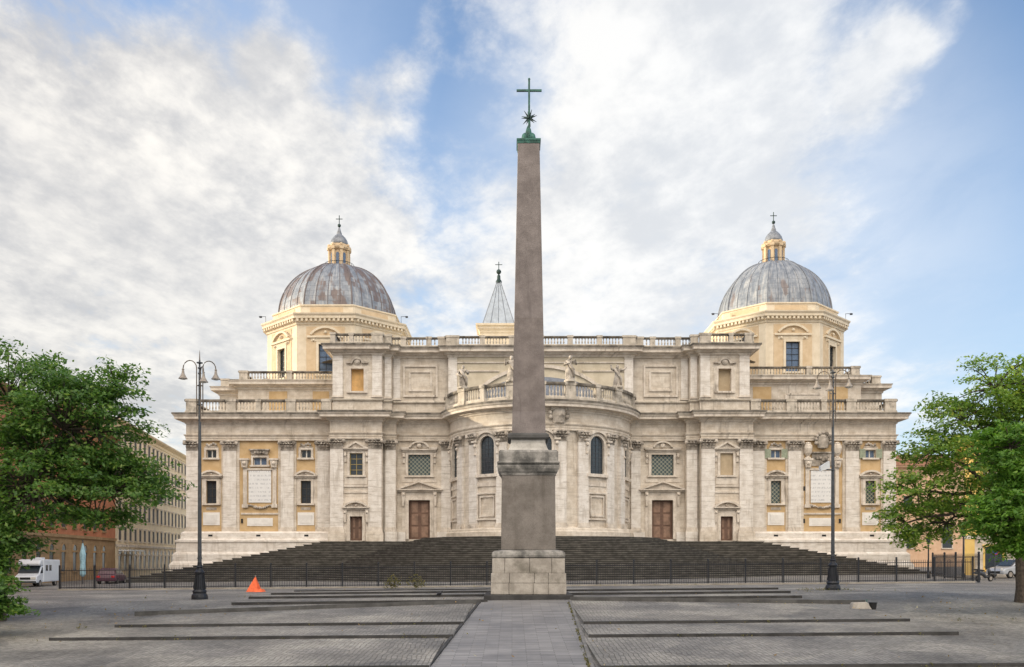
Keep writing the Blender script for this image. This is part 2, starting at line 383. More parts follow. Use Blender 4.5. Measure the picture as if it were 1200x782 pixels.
class MB:
    def __init__(s):
        s.v = []; s.f = []
    def add(s, vs, fs):
        n = len(s.v); s.v += [tuple(q) for q in vs]; s.f += [tuple(i + n for i in f) for f in fs]
    def hexa(s, a):   # 8 points: bottom 4, top 4
        s.add(a, [(0, 3, 2, 1), (4, 5, 6, 7), (0, 1, 5, 4), (1, 2, 6, 5), (2, 3, 7, 6), (3, 0, 4, 7)])
    def box(s, x0, x1, y0, y1, z0, z1):
        s.hexa([(x0, y0, z0), (x1, y0, z0), (x1, y1, z0), (x0, y1, z0), (x0, y0, z1), (x1, y0, z1), (x1, y1, z1), (x0, y1, z1)])
    def fbox(s, F, u0, u1, d0, d1, z0, z1, t=0, b=0):   # t, b: taper at top / bottom
        s.hexa([F.p(u0 - b, d1 + b, z0), F.p(u1 + b, d1 + b, z0), F.p(u1 + b, d0, z0), F.p(u0 - b, d0, z0),
                F.p(u0 - t, d1 + t, z1), F.p(u1 + t, d1 + t, z1), F.p(u1 + t, d0, z1), F.p(u0 - t, d0, z1)])
    def fprism(s, F, pts, d0, d1):
        n = len(pts)
        vs = [F.p(u, d1, z) for u, z in pts] + [F.p(u, d0, z) for u, z in pts]
        fs = [tuple(range(n)), tuple(range(2 * n - 1, n - 1, -1))]
        fs += [(i, i + n, (i + 1) % n + n, (i + 1) % n) for i in range(n)]
        s.add(vs, fs)
    def band(s, F, inner, outer, d0, d1):   # strip between two polylines (u,z), extruded
        n = len(inner)
        for i in range(n - 1):
            q = [inner[i], inner[i + 1], outer[i + 1], outer[i]]
            s.fprism(F, q, d0, d1)
    def lathe(s, cx, cy, prof, n=12, a0=0.0, a1=2 * math.pi, sx=1, sy=1, caps=True):
        full = abs(a1 - a0 - 2 * math.pi) < 1e-6
        m = n if full else n + 1
        vs = []
        for r, z in prof:
            for k in range(m):
                a = a0 + (a1 - a0) * k / n
                vs.append((cx + r * sx * math.cos(a), cy + r * sy * math.sin(a), z))
        fs = []
        for i in range(len(prof) - 1):
            for k in range(n):
                k2 = (k + 1) % m
                fs.append((i * m + k, i * m + k2, (i + 1) * m + k2, (i + 1) * m + k))
        if caps and full:
            fs.append(tuple(range(m - 1, -1, -1))); fs.append(tuple((len(prof) - 1) * m + k for k in range(m)))
        s.add(vs, fs)
    def tube(s, pts, rad, n=6):
        pts = [Vector(p) for p in pts]
        if not isinstance(rad, (list, tuple)): rad = [rad] * len(pts)
        vs = []
        up = Vector((0, 0, 1))
        for i, p in enumerate(pts):
            d = (pts[min(i + 1, len(pts) - 1)] - pts[max(i - 1, 0)]).normalized()
            ref = up if abs(d.z) < .9 else Vector((1, 0, 0))
            a = d.cross(ref).normalized(); b2 = d.cross(a)
            for k in range(n):
                t = 2 * math.pi * k / n
                vs.append(p + (a * math.cos(t) + b2 * math.sin(t)) * rad[i])
        fs = []
        for i in range(len(pts) - 1):
            for k in range(n):
                fs.append((i * n + k, i * n + (k + 1) % n, (i + 1) * n + (k + 1) % n, (i + 1) * n + k))
        fs.append(tuple(range(n - 1, -1, -1))); fs.append(tuple((len(pts) - 1) * n + k for k in range(n)))
        s.add(vs, fs)
    def ball(s, c, r, n=8, sx=1, sy=1, sz=1):
        prof = [(max(.02 * r, r * math.sin(math.pi * i / n)), c[2] - r * sz * math.cos(math.pi * i / n)) for i in range(n + 1)]
        s.lathe(c[0], c[1], prof, n + 2, sx=sx, sy=sy)
    def sweep(s, path, prof, ends=True):
        """prof: (outward offset, z) pairs swept along a plan polyline, outward = right of travel"""
        P = [Vector(q) for q in path]
        n = len(P); m = len(prof)
        nor = []
        for i in range(n - 1):
            d = (P[i + 1] - P[i]).normalized(); nor.append(Vector((d.y, -d.x)))
        vs = []
        for i in range(n):
            a = nor[max(i - 1, 0)]; b2 = nor[min(i, n - 2)]
            k = (a + b2); k = k / max(.15, k.dot(a)) if k.length > 1e-6 else a
            for o, z in prof:
                q = P[i] + k * o
                vs.append((q.x, q.y, z))
        fs = []
        for i in range(n - 1):
            for j in range(m - 1):
                fs.append((i * m + j, (i + 1) * m + j, (i + 1) * m + j + 1, i * m + j + 1))
        if ends:
            fs.append(tuple(range(m))); fs.append(tuple((n - 1) * m + j for j in range(m - 1, -1, -1)))
        s.add(vs, fs)
    def wall(s, F, u0, u1, z0, z1, openings=(), d=0.0, reveal=.4):
        us = sorted({u0, u1, *[o[0] for o in openings], *[o[1] for o in openings]})
        zs = sorted({z0, z1, *[o[2] for o in openings], *[o[3] for o in openings]})
        for i in range(len(us) - 1):
            for j in range(len(zs) - 1):
                uc, zc = (us[i] + us[i + 1]) / 2, (zs[j] + zs[j + 1]) / 2
                if any(o[0] < uc < o[1] and o[2] < zc < o[3] for o in openings): continue
                s.add([F.p(us[i], d, zs[j]), F.p(us[i + 1], d, zs[j]), F.p(us[i + 1], d, zs[j + 1]), F.p(us[i], d, zs[j + 1])], [(0, 1, 2, 3)])
        for a, b2, c, e in openings:
            q = [(a, c), (b2, c), (b2, e), (a, e)]
            for i in range(4):
                (ua, za), (ub, zb) = q[i], q[(i + 1) % 4]
                s.add([F.p(ua, d, za), F.p(ub, d, zb), F.p(ub, d - reveal, zb), F.p(ua, d - reveal, za)], [(0, 1, 2, 3)])
    def build(s, name, mat, parent=None, smooth=False, uv=None, weld=False, recalc=True):
        import bmesh
        me = bpy.data.meshes.new(name)
        o = Vector((0, 0, 0))
        if parent is not None:
            top = parent
            while top.parent: top = top.parent
            o = OFF.get(top.name, Vector((0, 0, 0)))
        me.from_pydata([(x - o[0], y - o[1], z - o[2]) for x, y, z in s.v], [], s.f)
        if uv is not None:
            l = me.uv_layers.new(name='UVMap')
            for lp in me.loops:
                l.data[lp.index].uv = uv[lp.vertex_index]
        if weld or recalc:
            bm = bmesh.new(); bm.from_mesh(me)
            if weld: bmesh.ops.remove_doubles(bm, verts=bm.verts, dist=1e-4)
            bmesh.ops.recalc_face_normals(bm, faces=bm.faces)
            bm.to_mesh(me); bm.free()
        if smooth:
            me.polygons.foreach_set('use_smooth', [True] * len(me.polygons))
        me.materials.append(M[mat] if isinstance(mat, str) else mat)
        ob = bpy.data.objects.new(name, me)
        col.objects.link(ob)
        if parent is not None: ob.parent = parent
        return ob

def tag(o, label, cat, group=None):
    o['label'] = label; o['category'] = cat
    if group: o['group'] = group
    return o
def thing(name, label, cat, loc=(0, 0, 0), group=None):
    o = bpy.data.objects.new(name, None); col.objects.link(o)
    o.location = loc; OFF[o.name] = Vector(loc)
    o.empty_display_size = .3
    return tag(o, label, cat, group)
def struct(o):
    o['kind'] = 'structure'; return o
def copy_tree(o, parent=None):
    c = o.copy(); col.objects.link(c); c.parent = parent
    for ch in list(o.children): copy_tree(ch, c)
    return c
def PX(px, Y): return (px - 600) / 1040 * Y
def PZ(py, Y): return EYE + (655 - py) / 1040 * Y

# ------------------------------------------------------------------ ground
def interp(v, xs, ys):
    return float(np.interp(v, xs, ys))
def G(x, y):
    base = interp(y, [-40, 8, 22, 43.7], [-1.35, -1.30, -1.178, 0.0])
    return base + .010 * (max(-70, min(70, x)) - 2) * interp(y, [10, 40], [.4, 1])
xs = [-1500, -300, -70, -50, -35, -20, -10, 2, 10, 20, 35, 50, 70, 300, 1500]
ys = [-300, -40, 0, 8, 14, 18, 22, 26, 30, 34, 38, 41, 43.7, 50, 62, 80, 120, 300, 1500]
g = MB()
for y in ys:
    for x in xs: g.v.append((x, y, G(x, y)))
for j in range(len(ys) - 1):
    for i in range(len(xs) - 1):
        a = j * len(xs) + i; g.f.append((a, a + 1, a + 1 + len(xs), a + len(xs)))
struct(g.build('plaza_ground', 'cobble', smooth=False, recalc=False))

S_ = .0543
def Yat(py):          # depth of the ramp at an image height
    return (EYE + 43.7 * S_) / ((py - 655) / 1040 + S_)
# central path: a smooth paved ramp, 4 mm above the cobbles
def pathX(y):
    t = (y - 24.2) / (42.4 - 24.2)
    return (-2.27 + t * (-1.46 + 2.27), 2.15 + t * (2.72 - 2.15))
g = MB()
yy = [12, 15, 18, 22, 26, 30, 34, 38, 41, 42.6]
for y in yy:
    a, b = pathX(y)
    g.v += [(a, y, G(a, y) + .006), (b, y, G(b, y) + .006)]
for j in range(len(yy) - 1): g.f.append((2 * j, 2 * j + 1, 2 * j + 3, 2 * j + 2))
struct(g.build('paved_path', 'path', recalc=False))

# low cobbled banks either side of the path, each with a dark stone kerb at its front
fronts = [12.5, 18.5, Yat(783), Yat(745.5), Yat(730), None]
kl = {2: (-45, None), 3: (PX(60, 30.2), None), 4: (PX(138, 33.7), None)}
kr = {2: (None, PX(1196, 24.2)), 3: (None, PX(1108, 30.4)), 4: (None, PX(1050, 34.2))}
def bank(xa, xb, ya, yb, h0, h1, kerb_h, name='cobbled_bank'):
    """sloping cobbled bank from (x range) with front height h0, back height h1; ya/yb are functions of x"""
    n = 14
    top = MB(); kb = MB()
    for i in range(n):
        x0 = xa + (xb - xa) * i / n; x1 = xa + (xb - xa) * (i + 1) / n
        f0, f1, b0, b1 = ya(x0), ya(x1), yb(x0), yb(x1)
        kw = .07
        top.add([(x0, f0 + kw, G(x0, f0 + kw) + h0), (x1, f1 + kw, G(x1, f1 + kw) + h0), (x1, b1, G(x1, b1) + h1), (x0, b0, G(x0, b0) + h1)], [(0, 1, 2, 3)])
        z0, z1 = G(x0, f0), G(x1, f1)
        kb.hexa([(x0, f0, z0 - .1), (x1, f1, z1 - .1), (x1, f1 + kw, z1 - .1), (x0, f0 + kw, z0 - .1),
                 (x0, f0, z0 + kerb_h), (x1, f1, z1 + kerb_h), (x1, f1 + kw, z1 + kerb_h + .004), (x0, f0 + kw, z0 + kerb_h + .004)])
    for x in (xa, xb):
        f, b = ya(x), yb(x)
        top.add([(x, f + .07, G(x, f) - .1), (x, b, G(x, b) - .1), (x, b, G(x, b) + h1), (x, f + .07, G(x, f + .07) + h0)], [(0, 1, 2, 3)])
    struct(top.build(name, 'cobble2', recalc=False))
    struct(kb.build('kerb', 'kerb'))
Y4L = lambda x: interp(x, [-16.0, -1.6], [Yat(717.5), Yat(706.5)])
Y4R = lambda x: interp(x, [2.6, 15.0], [Yat(704.5), Yat(712)])
seq = [(14.0, None), (18.6, None), (Yat(784), None), (Yat(747), None), (Yat(731.5), None)]
left_ends = [-40, -40, -26.5, PX(62, 30.2), PX(138, 33.7)]
right_ends = [40, 40, PX(1196, 24.4), PX(1108, 30.6), PX(1050, 34.4)]
for i in range(5):
    ya = seq[i][0]
    nl = (lambda x, y=seq[i + 1][0]: y - .01) if i < 4 else (lambda x: Y4L(x) - .01)
    nr = (lambda x, y=seq[i + 1][0] - .25: y - .01) if i < 4 else (lambda x: Y4R(x) - .01)
    xb = pathX(ya + 2)[0] - .05
    bank(left_ends[i], xb, lambda x, y=ya: y, nl, .115, .02, .12)
    xa = pathX(ya + 2)[1] + .18
    bank(xa, right_ends[i], lambda x, y=ya: y - .25, nr, .115, .02, .12)
# pale edging strip beside the right of the path
g = MB()
for i in range(12):
    y0 = 13 + i * 2.42; y1 = y0 + 2.42
    a0, a1 = pathX(y0)[1], pathX(y1)[1]
    g.hexa([(a0 - .02, y0, G(a0, y0) - .05), (a0 + .09, y0, G(a0, y0) - .05), (a1 + .09, y1, G(a1, y1) - .05), (a1 - .02, y1, G(a1, y1) - .05),
            (a0 - .02, y0, G(a0, y0) + .05), (a0 + .09, y0, G(a0, y0) + .05), (a1 + .09, y1, G(a1, y1) + .05), (a1 - .02, y1, G(a1, y1) + .05)])
struct(g.build('path_edging', 'kerbt'))
g = MB()
for i in range(12):
    y0 = 13 + i * 2.42; y1 = y0 + 2.42
    a0, a1 = pathX(y0)[0], pathX(y1)[0]
    g.hexa([(a0 - .07, y0, G(a0, y0) - .05), (a0 + .02, y0, G(a0, y0) - .05), (a1 + .02, y1, G(a1, y1) - .05), (a1 - .07, y1, G(a1, y1) - .05),
            (a0 - .07, y0, G(a0, y0) + .07), (a0 + .02, y0, G(a0, y0) + .07), (a1 + .02, y1, G(a1, y1) + .07), (a1 - .07, y1, G(a1, y1) + .07)])
struct(g.build('path_edging', 'kerb'))
# wide kerb in front of the obelisk level, then three thin ones behind it
def kerb(xa, xb, yf, h, wd, mat='kerb', n=10):
    kb = MB()
    for i in range(n):
        x0 = xa + (xb - xa) * i / n; x1 = xa + (xb - xa) * (i + 1) / n
        f0, f1 = yf(x0), yf(x1)
        z0, z1 = G(x0, f0), G(x1, f1)
        kb.hexa([(x0, f0, z0 - .1), (x1, f1, z1 - .1), (x1, f1 + wd, z1 - .1), (x0, f0 + wd, z0 - .1), (x0, f0, z0 + h), (x1, f1, z1 + h), (x1, f1 + wd, z1 + h), (x0, f0 + wd, z0 + h)])
    struct(kb.build('kerb', mat))
kerb(-15.9, -1.45, Y4L, .19, .10, 'kerbm')
kerb(2.75, 15.6, Y4R, .19, .10, 'kerbm')
for py, xl, xr, h in ((702.5, 272, 944, .13), (698.5, 292, 930, .12), (694, 318, 915, .11), (690.5, 345, 640, .07)):
    Y = EYE * 1040 / (py - 655)
    kerb(PX(xl, Y), -1.15 if Y < 47 else 0, lambda x, Y=Y: Y + .02 * (x + 8), h, .08)
    kerb(2.9 if Y < 47 else 1, PX(xr, Y), lambda x, Y=Y: Y + .6 - .02 * (x - 8), h, .08)

# ------------------------------------------------------------------ staircase
AX = 3.4          # symmetry axis of the facade
AC = (AX - .1, 106.0)
st = thing('staircase', 'broad dark stone staircase climbing to the church and bulging around its rounded apse', 'staircase', (AX, 90, 0))
g = MB()
RI, TR = .19, .76
def arc_pts(Rr, t0, t1, n):
    return [(AC[0] + Rr * math.sin(t0 + (t1 - t0) * i / n), AC[1] - Rr * math.cos(t0 + (t1 - t0) * i / n)) for i in range(n + 1)]
def outline(j, o):
    Rr = 14.3 + TR * j + o
    if j < 2:
        th = math.acos(min(1, (AC[1] - 102.9) / Rr))
        return arc_pts(Rr, -th, th, 40)
    Yf = 101 - TR * (j - 2) - o
    U = 25.3 + TR * (j - 2) + o
    th = math.acos(min(1, (AC[1] - Yf) / Rr))
    return [(AX - U, 104.4), (AX - U, Yf)] + arc_pts(Rr, -th, th, 40) + [(AX + U, Yf), (AX + U, 104.4)]
NST = 25
gn = MB()
for j in range(NST):
    z = 4.27 - RI * j
    a = outline(j, 0); b = outline(j, -.05)
    n = len(a)
    zb = z - RI if j < NST - 1 else -1.5
    # paler stone tread and lip over a darker, recessed riser
    vs = [(*p, z) for p in a] + [(*p, z - .075) for p in a] + [(*p, z - .078) for p in b]
    gn.add(vs, [tuple(range(n))] + [(k * n + i, (k + 1) * n + i, (k + 1) * n + i + 1, k * n + i + 1) for k in range(2) for i in range(n - 1)])
    g.add([(*p, z - .076) for p in b] + [(*p, zb) for p in b], [(i, n + i, n + i + 1, i + 1) for i in range(n - 1)])
rs = g.build('risers', 'step', st, recalc=False)
gn.build('treads', 'nose', st, recalc=False)
# paler worn ridge stones where the rounded flight meets the straight ones

# ------------------------------------------------------------------ the basilica
bas = thing('basilica', 'huge pale travertine basilica with two lead domes, a rounded apse and rows of pilasters', 'church', (AX, 104, 0))
CAPB, CAPT, ARCT, FRT, CTOP = 14.65, 15.75, 16.45, 17.8, 18.85
WD = -.28         # wall plane behind the pilaster faces
Z1 = 5.1          # top of the plinth
def front(side, Y): return Fr(AX, Y, side, 0, 0, -1)

def capital(parent, F, u0, u1, z0, z1, d0, d1):
    g = MB(); w_ = u1 - u0; h = z1 - z0; uc = (u0 + u1) / 2
    g.fbox(F, u0 + .04, u1 - .04, d0, d1 - .02, z0, z0 + h * .86, t=.10)
    g.fbox(F, u0 - .02, u1 + .02, d0, d1 + .05, z0 - .06, z0 + .03)          # astragal
    g.fbox(F, u0 - .26, u1 + .26, d0, d1 + .34, z0 + h * .86, z1)            # abacus
    nl = max(3, int(round(w_ / .42)))
    for row, (zz, hh, out_) in enumerate(((z0 + .04, h * .42, .24), (z0 + h * .30, h * .42, .34))):
        for i in range(nl + row):
            c = u0 + w_ * (i + .5) / (nl + row); lw = w_ / (nl + row) * .42
            a, b_ = F.p, None
            prof = [(0.03, 0), (.10, hh * .55), (.10 + out_, hh * .9), (.08 + out_ * 1.2, hh * .72)]
            vs = []
            for k, (dd, z) in enumerate(prof):
                lk = lw * (1, 1.1, .9, .5)[k]
                vs += [F.p(c - lk, d1 + dd, zz + z), F.p(c, d1 + dd + .05, zz + z), F.p(c + lk, d1 + dd, zz + z)]
            fs = []
            for k in range(3):
                for q in range(2): fs.append((k * 3 + q, k * 3 + q + 1, k * 3 + q + 4, k * 3 + q + 3))
            g.add(vs, fs)
    for su in (-1, 1):                                                         # volutes
        c = uc + su * (w_ / 2 + .10)
        g.ball(F.p(c, d1 + .24, z0 + h * .70), .24, 6)
        g.ball(F.p(uc + su * .18, d1 + .22, z0 + h * .74), .12, 5)
    g.ball(F.p(uc, d1 + .33, z1 - .12), .14, 5)
    return g.build('capital', 'carved', parent)

def pilaster(F, u0, u1, zb, zt, cap=True, d0=WD, d1=0.0, base=.5, mat='pil'):
    g = MB()
    top = zt - 1.1 if cap else zt
    g.fbox(F, u0, u1, d0, d1, zb + base, top)
    p = g.build('pilaster', mat, bas)
    g = MB()
    g.fbox(F, u0 - .12, u1 + .12, d0, d1 + .13, zb, zb + base * .45)
    g.fbox(F, u0 - .07, u1 + .07, d0, d1 + .09, zb + base * .45, zb + base * .72)
    g.fbox(F, u0 - .03, u1 + .03, d0, d1 + .04, zb + base * .72, zb + base)
    g.build('pilaster_base', 'trim', p)
    if cap:
        capital(p, F, u0, u1, top, zt, d0, d1)
    else:
        g = MB(); g.fbox(F, u0 - .08, u1 + .08, d0, d1 + .08, zt - .22, zt - .1); g.fbox(F, u0 - .14, u1 + .14, d0, d1 + .14, zt - .1, zt - .002)
        g.build('capital', 'trim', p)
    return p

def arcpts(uc, zc, r, a0, a1, n, rz=None):
    rz = rz or r
    return [(uc + r * math.cos(R_(a0 + (a1 - a0) * i / n)), zc + rz * math.sin(R_(a0 + (a1 - a0) * i / n))) for i in range(n + 1)]

def pediment(parent, F, uc, w_, z, h, d, kind, dep=.45, mat='trim', tymp='trim'):
    g = MB(); u0, u1 = uc - w_ / 2, uc + w_ / 2
    t = .17
    g.fbox(F, u0 + .1, u1 - .1, d - .05, d + dep * .6, z - t, z)
    g.fbox(F, u0, u1, d - .05, d + dep, z, z + t * .7)
    zb = z + t * .7 + .002
    if kind == 'tri':
        g.fprism(F, [(u0, zb), (u0 + .55, zb), (uc, zb + h - t), (uc, zb + h)], d - .05, d + dep)
        g.fprism(F, [(u1, zb), (uc, zb + h), (uc, zb + h - t), (u1 - .55, zb)], d - .05, d + dep)
        g.fprism(F, [(u0 + .55, zb), (u1 - .55, zb), (uc, zb + h - t)], d - .05, d + dep * .25)
    elif kind == 'seg':
        r = (w_ * w_ / 4 + h * h) / (2 * h); zc = zb + h - r
        a = math.degrees(math.asin(min(1, w_ / 2 / r)))
        out_ = arcpts(uc, zc, r, 90 + a, 90 - a, 14)
        inn = [(q[0] if abs(q[0] - uc) < w_ / 2 - .01 else q[0], max(zb, zc + (q[1] - zc) * (r - t * 1.25) / r)) for q in out_]
        inn = [(uc + (q[0] - uc) * (r - t * 1.25) / r, max(zb, zc + (q[1] - zc) * (r - t * 1.25) / r)) for q in out_]
        g.band(F, inn, out_, d - .05, d + dep)
        g.fprism(F, [(q[0], q[1]) for q in inn] , d - .05, d + dep * .2)
        g.ball(F.p(uc, d + dep * .3, zb + h * .35), h * .26, 6)
    elif kind == 'eared':       # straight ends with an arched middle
        r = w_ * .30
        g2 = arcpts(uc, zb, r, 165, 15, 14, h); i2 = arcpts(uc, zb, r - .2, 165, 15, 14, h - .2)
        g.band(F, i2, g2, d - .05, d + dep)
        g.fbox(F, u0 - .08, uc - r * .93, d - .05, d + dep + .05, zb, zb + .2)
        g.fbox(F, uc + r * .93, u1 + .08, d - .05, d + dep + .05, zb, zb + .2)
        g.fprism(F, i2, d - .05, d + .08)
        g.ball(F.p(uc, d + .16, zb + h * .42), h * .34, 6)
    return g.build('pediment', mat, parent)

def window(F, uc, w_, z0, z1, pane='glass', nx=2, nz=3, bar='pale', frame=.30, fd=.12, d=WD, rev=.35, ped=None, ph=.6, sill=True,
           parent=None, mat='trim', surround='window', bw=.05, outer=None, consoles=False, label=None):
    parent = parent or bas
    u0, u1 = uc - w_ / 2, uc + w_ / 2
    g = MB()
    g.fbox(F, u0 - frame, u0, d, d + fd, z0, z1); g.fbox(F, u1, u1 + frame, d, d + fd, z0, z1)
    g.fbox(F, u0 - frame, u1 + frame, d, d + fd, z1, z1 + frame)
    if sill:
        g.fbox(F, u0 - frame - .12, u1 + frame + .12, d, d + fd + .14, z0 - .2, z0)
    else:
        g.fbox(F, u0 - frame, u1 + frame, d, d + fd, z0 - frame * .8, z0)
    if outer:
        g.fbox(F, u0 - frame - outer, u0 - frame - .002, d, d + fd * .5, z0 - .2, z1 + frame * .9); g.fbox(F, u1 + frame + .002, u1 + frame + outer, d, d + fd * .5, z0 - .2, z1 + frame * .9)
    if consoles:
        for su in (-1, 1):
            c = uc + su * (w_ / 2 + frame + .2)
            g.fbox(F, c - .16, c + .16, d + .01, d + .3, z1 - .35, z1 + frame * .6, t=0, b=-.06)
            g.fbox(F, c - .13, c + .13, d + .01, d + .16, z1 - 1.0, z1 - .352)
            g.ball(F.p(c, d + .28, z1 - .25), .16, 6)
    wn = g.build(surround, mat, parent)
    if label: wn['label'] = label
    g = MB(); g.fbox(F, u0 - .03, u1 + .03, d - rev - .06, d - rev + .02, z0 - .03, z1 + .03)
    g.build('pane', pane, wn)
    if nx * nz > 1:
        g = MB(); y1 = d - rev + .09; y0 = d - rev + .022
        g.fbox(F, u0, u0 + .07, y0, y1, z0, z1); g.fbox(F, u1 - .07, u1, y0, y1, z0, z1)
        g.fbox(F, u0 + .07, u1 - .07, y0, y1, z1 - .07, z1); g.fbox(F, u0 + .07, u1 - .07, y0, y1, z0, z0 + .07)
        for i in range(1, nx):
            u = u0 + w_ * i / nx; g.fbox(F, u - bw / 2, u + bw / 2, y0, y1 - .004, z0 + .07, z1 - .07)
        for i in range(1, nz):
            z = z0 + (z1 - z0) * i / nz; g.fbox(F, u0 + .07, u1 - .07, y0, y1 - .008, z - bw / 2, z + bw / 2)
        g.build('glazing_bars', bar, wn)
    if ped:
        pediment(wn, F, uc, w_ + 2 * frame + (.9 if consoles or outer else .5), z1 + frame + .19, ph, d, ped)
    return wn

def door(F, uc, w_, z0, z1, ped, ph, frame=.38, d=WD, rev=.45, pw=None, pz=None):
    u0, u1 = uc - w_ / 2, uc + w_ / 2
    g = MB()
    g.fbox(F, u0 - frame, u0, d, d + .16, z0, z1); g.fbox(F, u1, u1 + frame, d, d + .16, z0, z1)
    g.fbox(F, u0 - frame, u1 + frame, d, d + .16, z1, z1 + frame)
    g.fbox(F, u0 - frame * .55, u0 + .001, d + .16, d + .21, z0, z1); g.fbox(F, u1 - .001, u1 + frame * .55, d + .16, d + .21, z0, z1)
    pz = pz or z1 + frame + .55
    g.fbox(F, u0 - frame, u1 + frame, d, d + .09, z1 + frame + .002, pz - .17)
    for su in (-1, 1):
        c = uc + su * (w_ / 2 + frame + .19)
        g.fbox(F, c - .17, c + .17, d + .003, d + .10, z0, z1 - .7)
        g.fbox(F, c - .18, c + .18, d + .003, d + .34, z1 - .7, pz - .19, t=.03, b=-.06)
        g.ball(F.p(c, d + .34, pz - .5), .17, 6)
    dr = g.build('door', 'trim', bas)
    g = MB()
    g.fbox(F, u0 - .02, u1 + .02, d - rev - .08, d - rev, z0, z1 + .02)
    nz = 3 if w_ > 2 else 2
    gp = MB()
    mid = .03
    for s in (-1, 1):
        a, b_ = (u0 + .1, uc - mid) if s < 0 else (uc + mid, u1 - .1)
        g.fbox(F, a, b_, d - rev, d - rev + .03, z0 + .06, z1 - .06)
        hh = (z1 - z0 - .2) / nz
        for k in range(nz):
            za = z0 + .12 + k * hh
            gp.fbox(F, a + .17, b_ - .17, d - rev + .031, d - rev + .10, za + .12, za + hh - .08, b=0, t=0)
    g.build('door_leaf', 'wood', dr)
    gp.build('door_panels', 'woodl', dr)
    pediment(dr, F, uc, pw or w_ + 2 * frame + 1.1, pz, ph, d, ped, dep=.6)
    return dr

def panel(F, u0, u1, z0, z1, d=WD, mat='trim', inner='trav', t=.2, name='relief_panel', gap=.28):
    g = MB()
    for (a, b_, c, e, pd) in ((u0, u1, z0, z1, .20), (u0 + t + gap, u1 - t - gap, z0 + t + gap, z1 - t - gap, .15)):
        g.fbox(F, a, a + t, d, d + pd, c, e); g.fbox(F, b_ - t, b_, d, d + pd, c, e)
        g.fbox(F, a + t, b_ - t, d, d + pd, e - t, e); g.fbox(F, a + t, b_ - t, d, d + pd, c, c + t)
    return g.build(name, mat, bas)

def balustrade(path, z0, z1, peds, name='balustrade', mat='weath', step=.36, pedw=1.0, dbl=True, parent=None):
    """path: plan polyline (centre line); peds: list of arclengths of pedestal centres (with optional width)"""
    P = [Vector(p) for p in path]
    L = [0]
    for i in range(len(P) - 1): L.append(L[-1] + (P[i + 1] - P[i]).length)
    def at(s_):
        s_ = max(0, min(L[-1], s_))
        for i in range(len(P) - 1):
            if s_ <= L[i + 1] + 1e-6:
                t = (s_ - L[i]) / max(1e-6, L[i + 1] - L[i]); d = (P[i + 1] - P[i]).normalized()
                return P[i] + (P[i + 1] - P[i]) * t, d
    h = z1 - z0
    g = MB()
    bh, rh = h * .20, h * .17
    g.sweep(path, [(-.22, z0), (.22, z0), (.22, z0 + bh * .7), (.17, z0 + bh), (-.17, z0 + bh), (-.22, z0 + bh * .7)])
    pl_ = []
    for p in peds:
        pl_.append((p, pedw) if not isinstance(p, tuple) else p)
    n = int(L[-1] / step)
    zb, zt = z0 + bh - .01, z1 - rh + .01
    hh = zt - zb
    prof = [(.09, 0), (.09, .07), (.05, .12), (.10, .32), (.09, .42), (.045, .62), (.06, .78), (.09, .9), (.09, 1)]
    for i in range(n):
        s_ = (i + .5) * L[-1] / n
        if any(abs(s_ - p) < wd / 2 + .1 for p, wd in pl_): continue
        q, d = at(s_)
        g.lathe(q.x, q.y, [(r, zb + t * hh) for r, t in prof], 6, caps=False)
    b = g.build(name, mat, parent or bas, smooth=False)
    g = MB()
    g.sweep(path, [(-.20, z1 - rh), (.20, z1 - rh), (.25, z1 - rh * .55), (.25, z1 - .01), (.2, z1), (-.2, z1), (-.25, z1 - .01), (-.25, z1 - rh * .55)])
    g.build('handrail', 'lip', b)
    for p, wd in pl_:
        q, d = at(p)
        F = Fr(q.x, q.y, d.x, d.y)
        g = MB()
        g.fbox(F, -wd / 2, wd / 2, -.29, .29, z0 - .002, z1 - rh + .001)
        g.fbox(F, -wd / 2 - .07, wd / 2 + .07, -.35, .35, z1 - rh + .001, z1 + .05)
        g.fbox(F, -wd / 2 - .05, wd / 2 + .05, -.33, .33, z0 + .01, z0 + bh)
        g.build('pedestal', 'weath', b)
    return b

half = [(16.9, 104.2), (16.9, 103.3), (18.4, 103.3), (18.4, 102.3), (24.4, 102.3), (24.4, 104), (41.6, 104), (41.6, 138)]
thm = math.acos((AC[1] - 104.2) / 10.75)
def apse(Rr, n=48, t0=None, t1=None):
    t0 = -thm if t0 is None else t0; t1 = thm if t1 is None else t1
    return [(AC[0] + Rr * math.sin(t0 + (t1 - t0) * i / n), AC[1] - Rr * math.cos(t0 + (t1 - t0) * i / n)) for i in range(n + 1)]
PM = [(AX - u, y) for u, y in reversed(half)] + apse(10.75) + [(AX + u, y) for u, y in half]

g = MB(); g.sweep(PM, [(-.6, CAPT), (.02, CAPT), (.02, CAPT + .25), (.07, CAPT + .26), (.07, CAPT + .48), (.16, CAPT + .54), (.22, CAPT + .66), (.22, ARCT), (0, ARCT + .02), (0, FRT), (-.6, FRT)])
g.build('architrave', 'trav', bas, recalc=False)
g = MB(); g.sweep(PM, [(-.02, FRT - .12), (.10, FRT - .1), (.16, FRT + .08), (.34, FRT + .14), (.38, FRT + .30), (1.02, FRT + .36), (1.02, FRT + .62), (1.10, FRT + .68), (1.2, FRT + .88)])
g.build('cornice', 'trim', bas, recalc=False)
g = MB(); g.sweep(PM, [(1.2, FRT + .883), (1.26, FRT + .90), (1.26, FRT + 1.07), (.2, CTOP + .085), (-2.4, CTOP + .088)])
g.build('cornice_ledge', 'lip', bas, recalc=False)

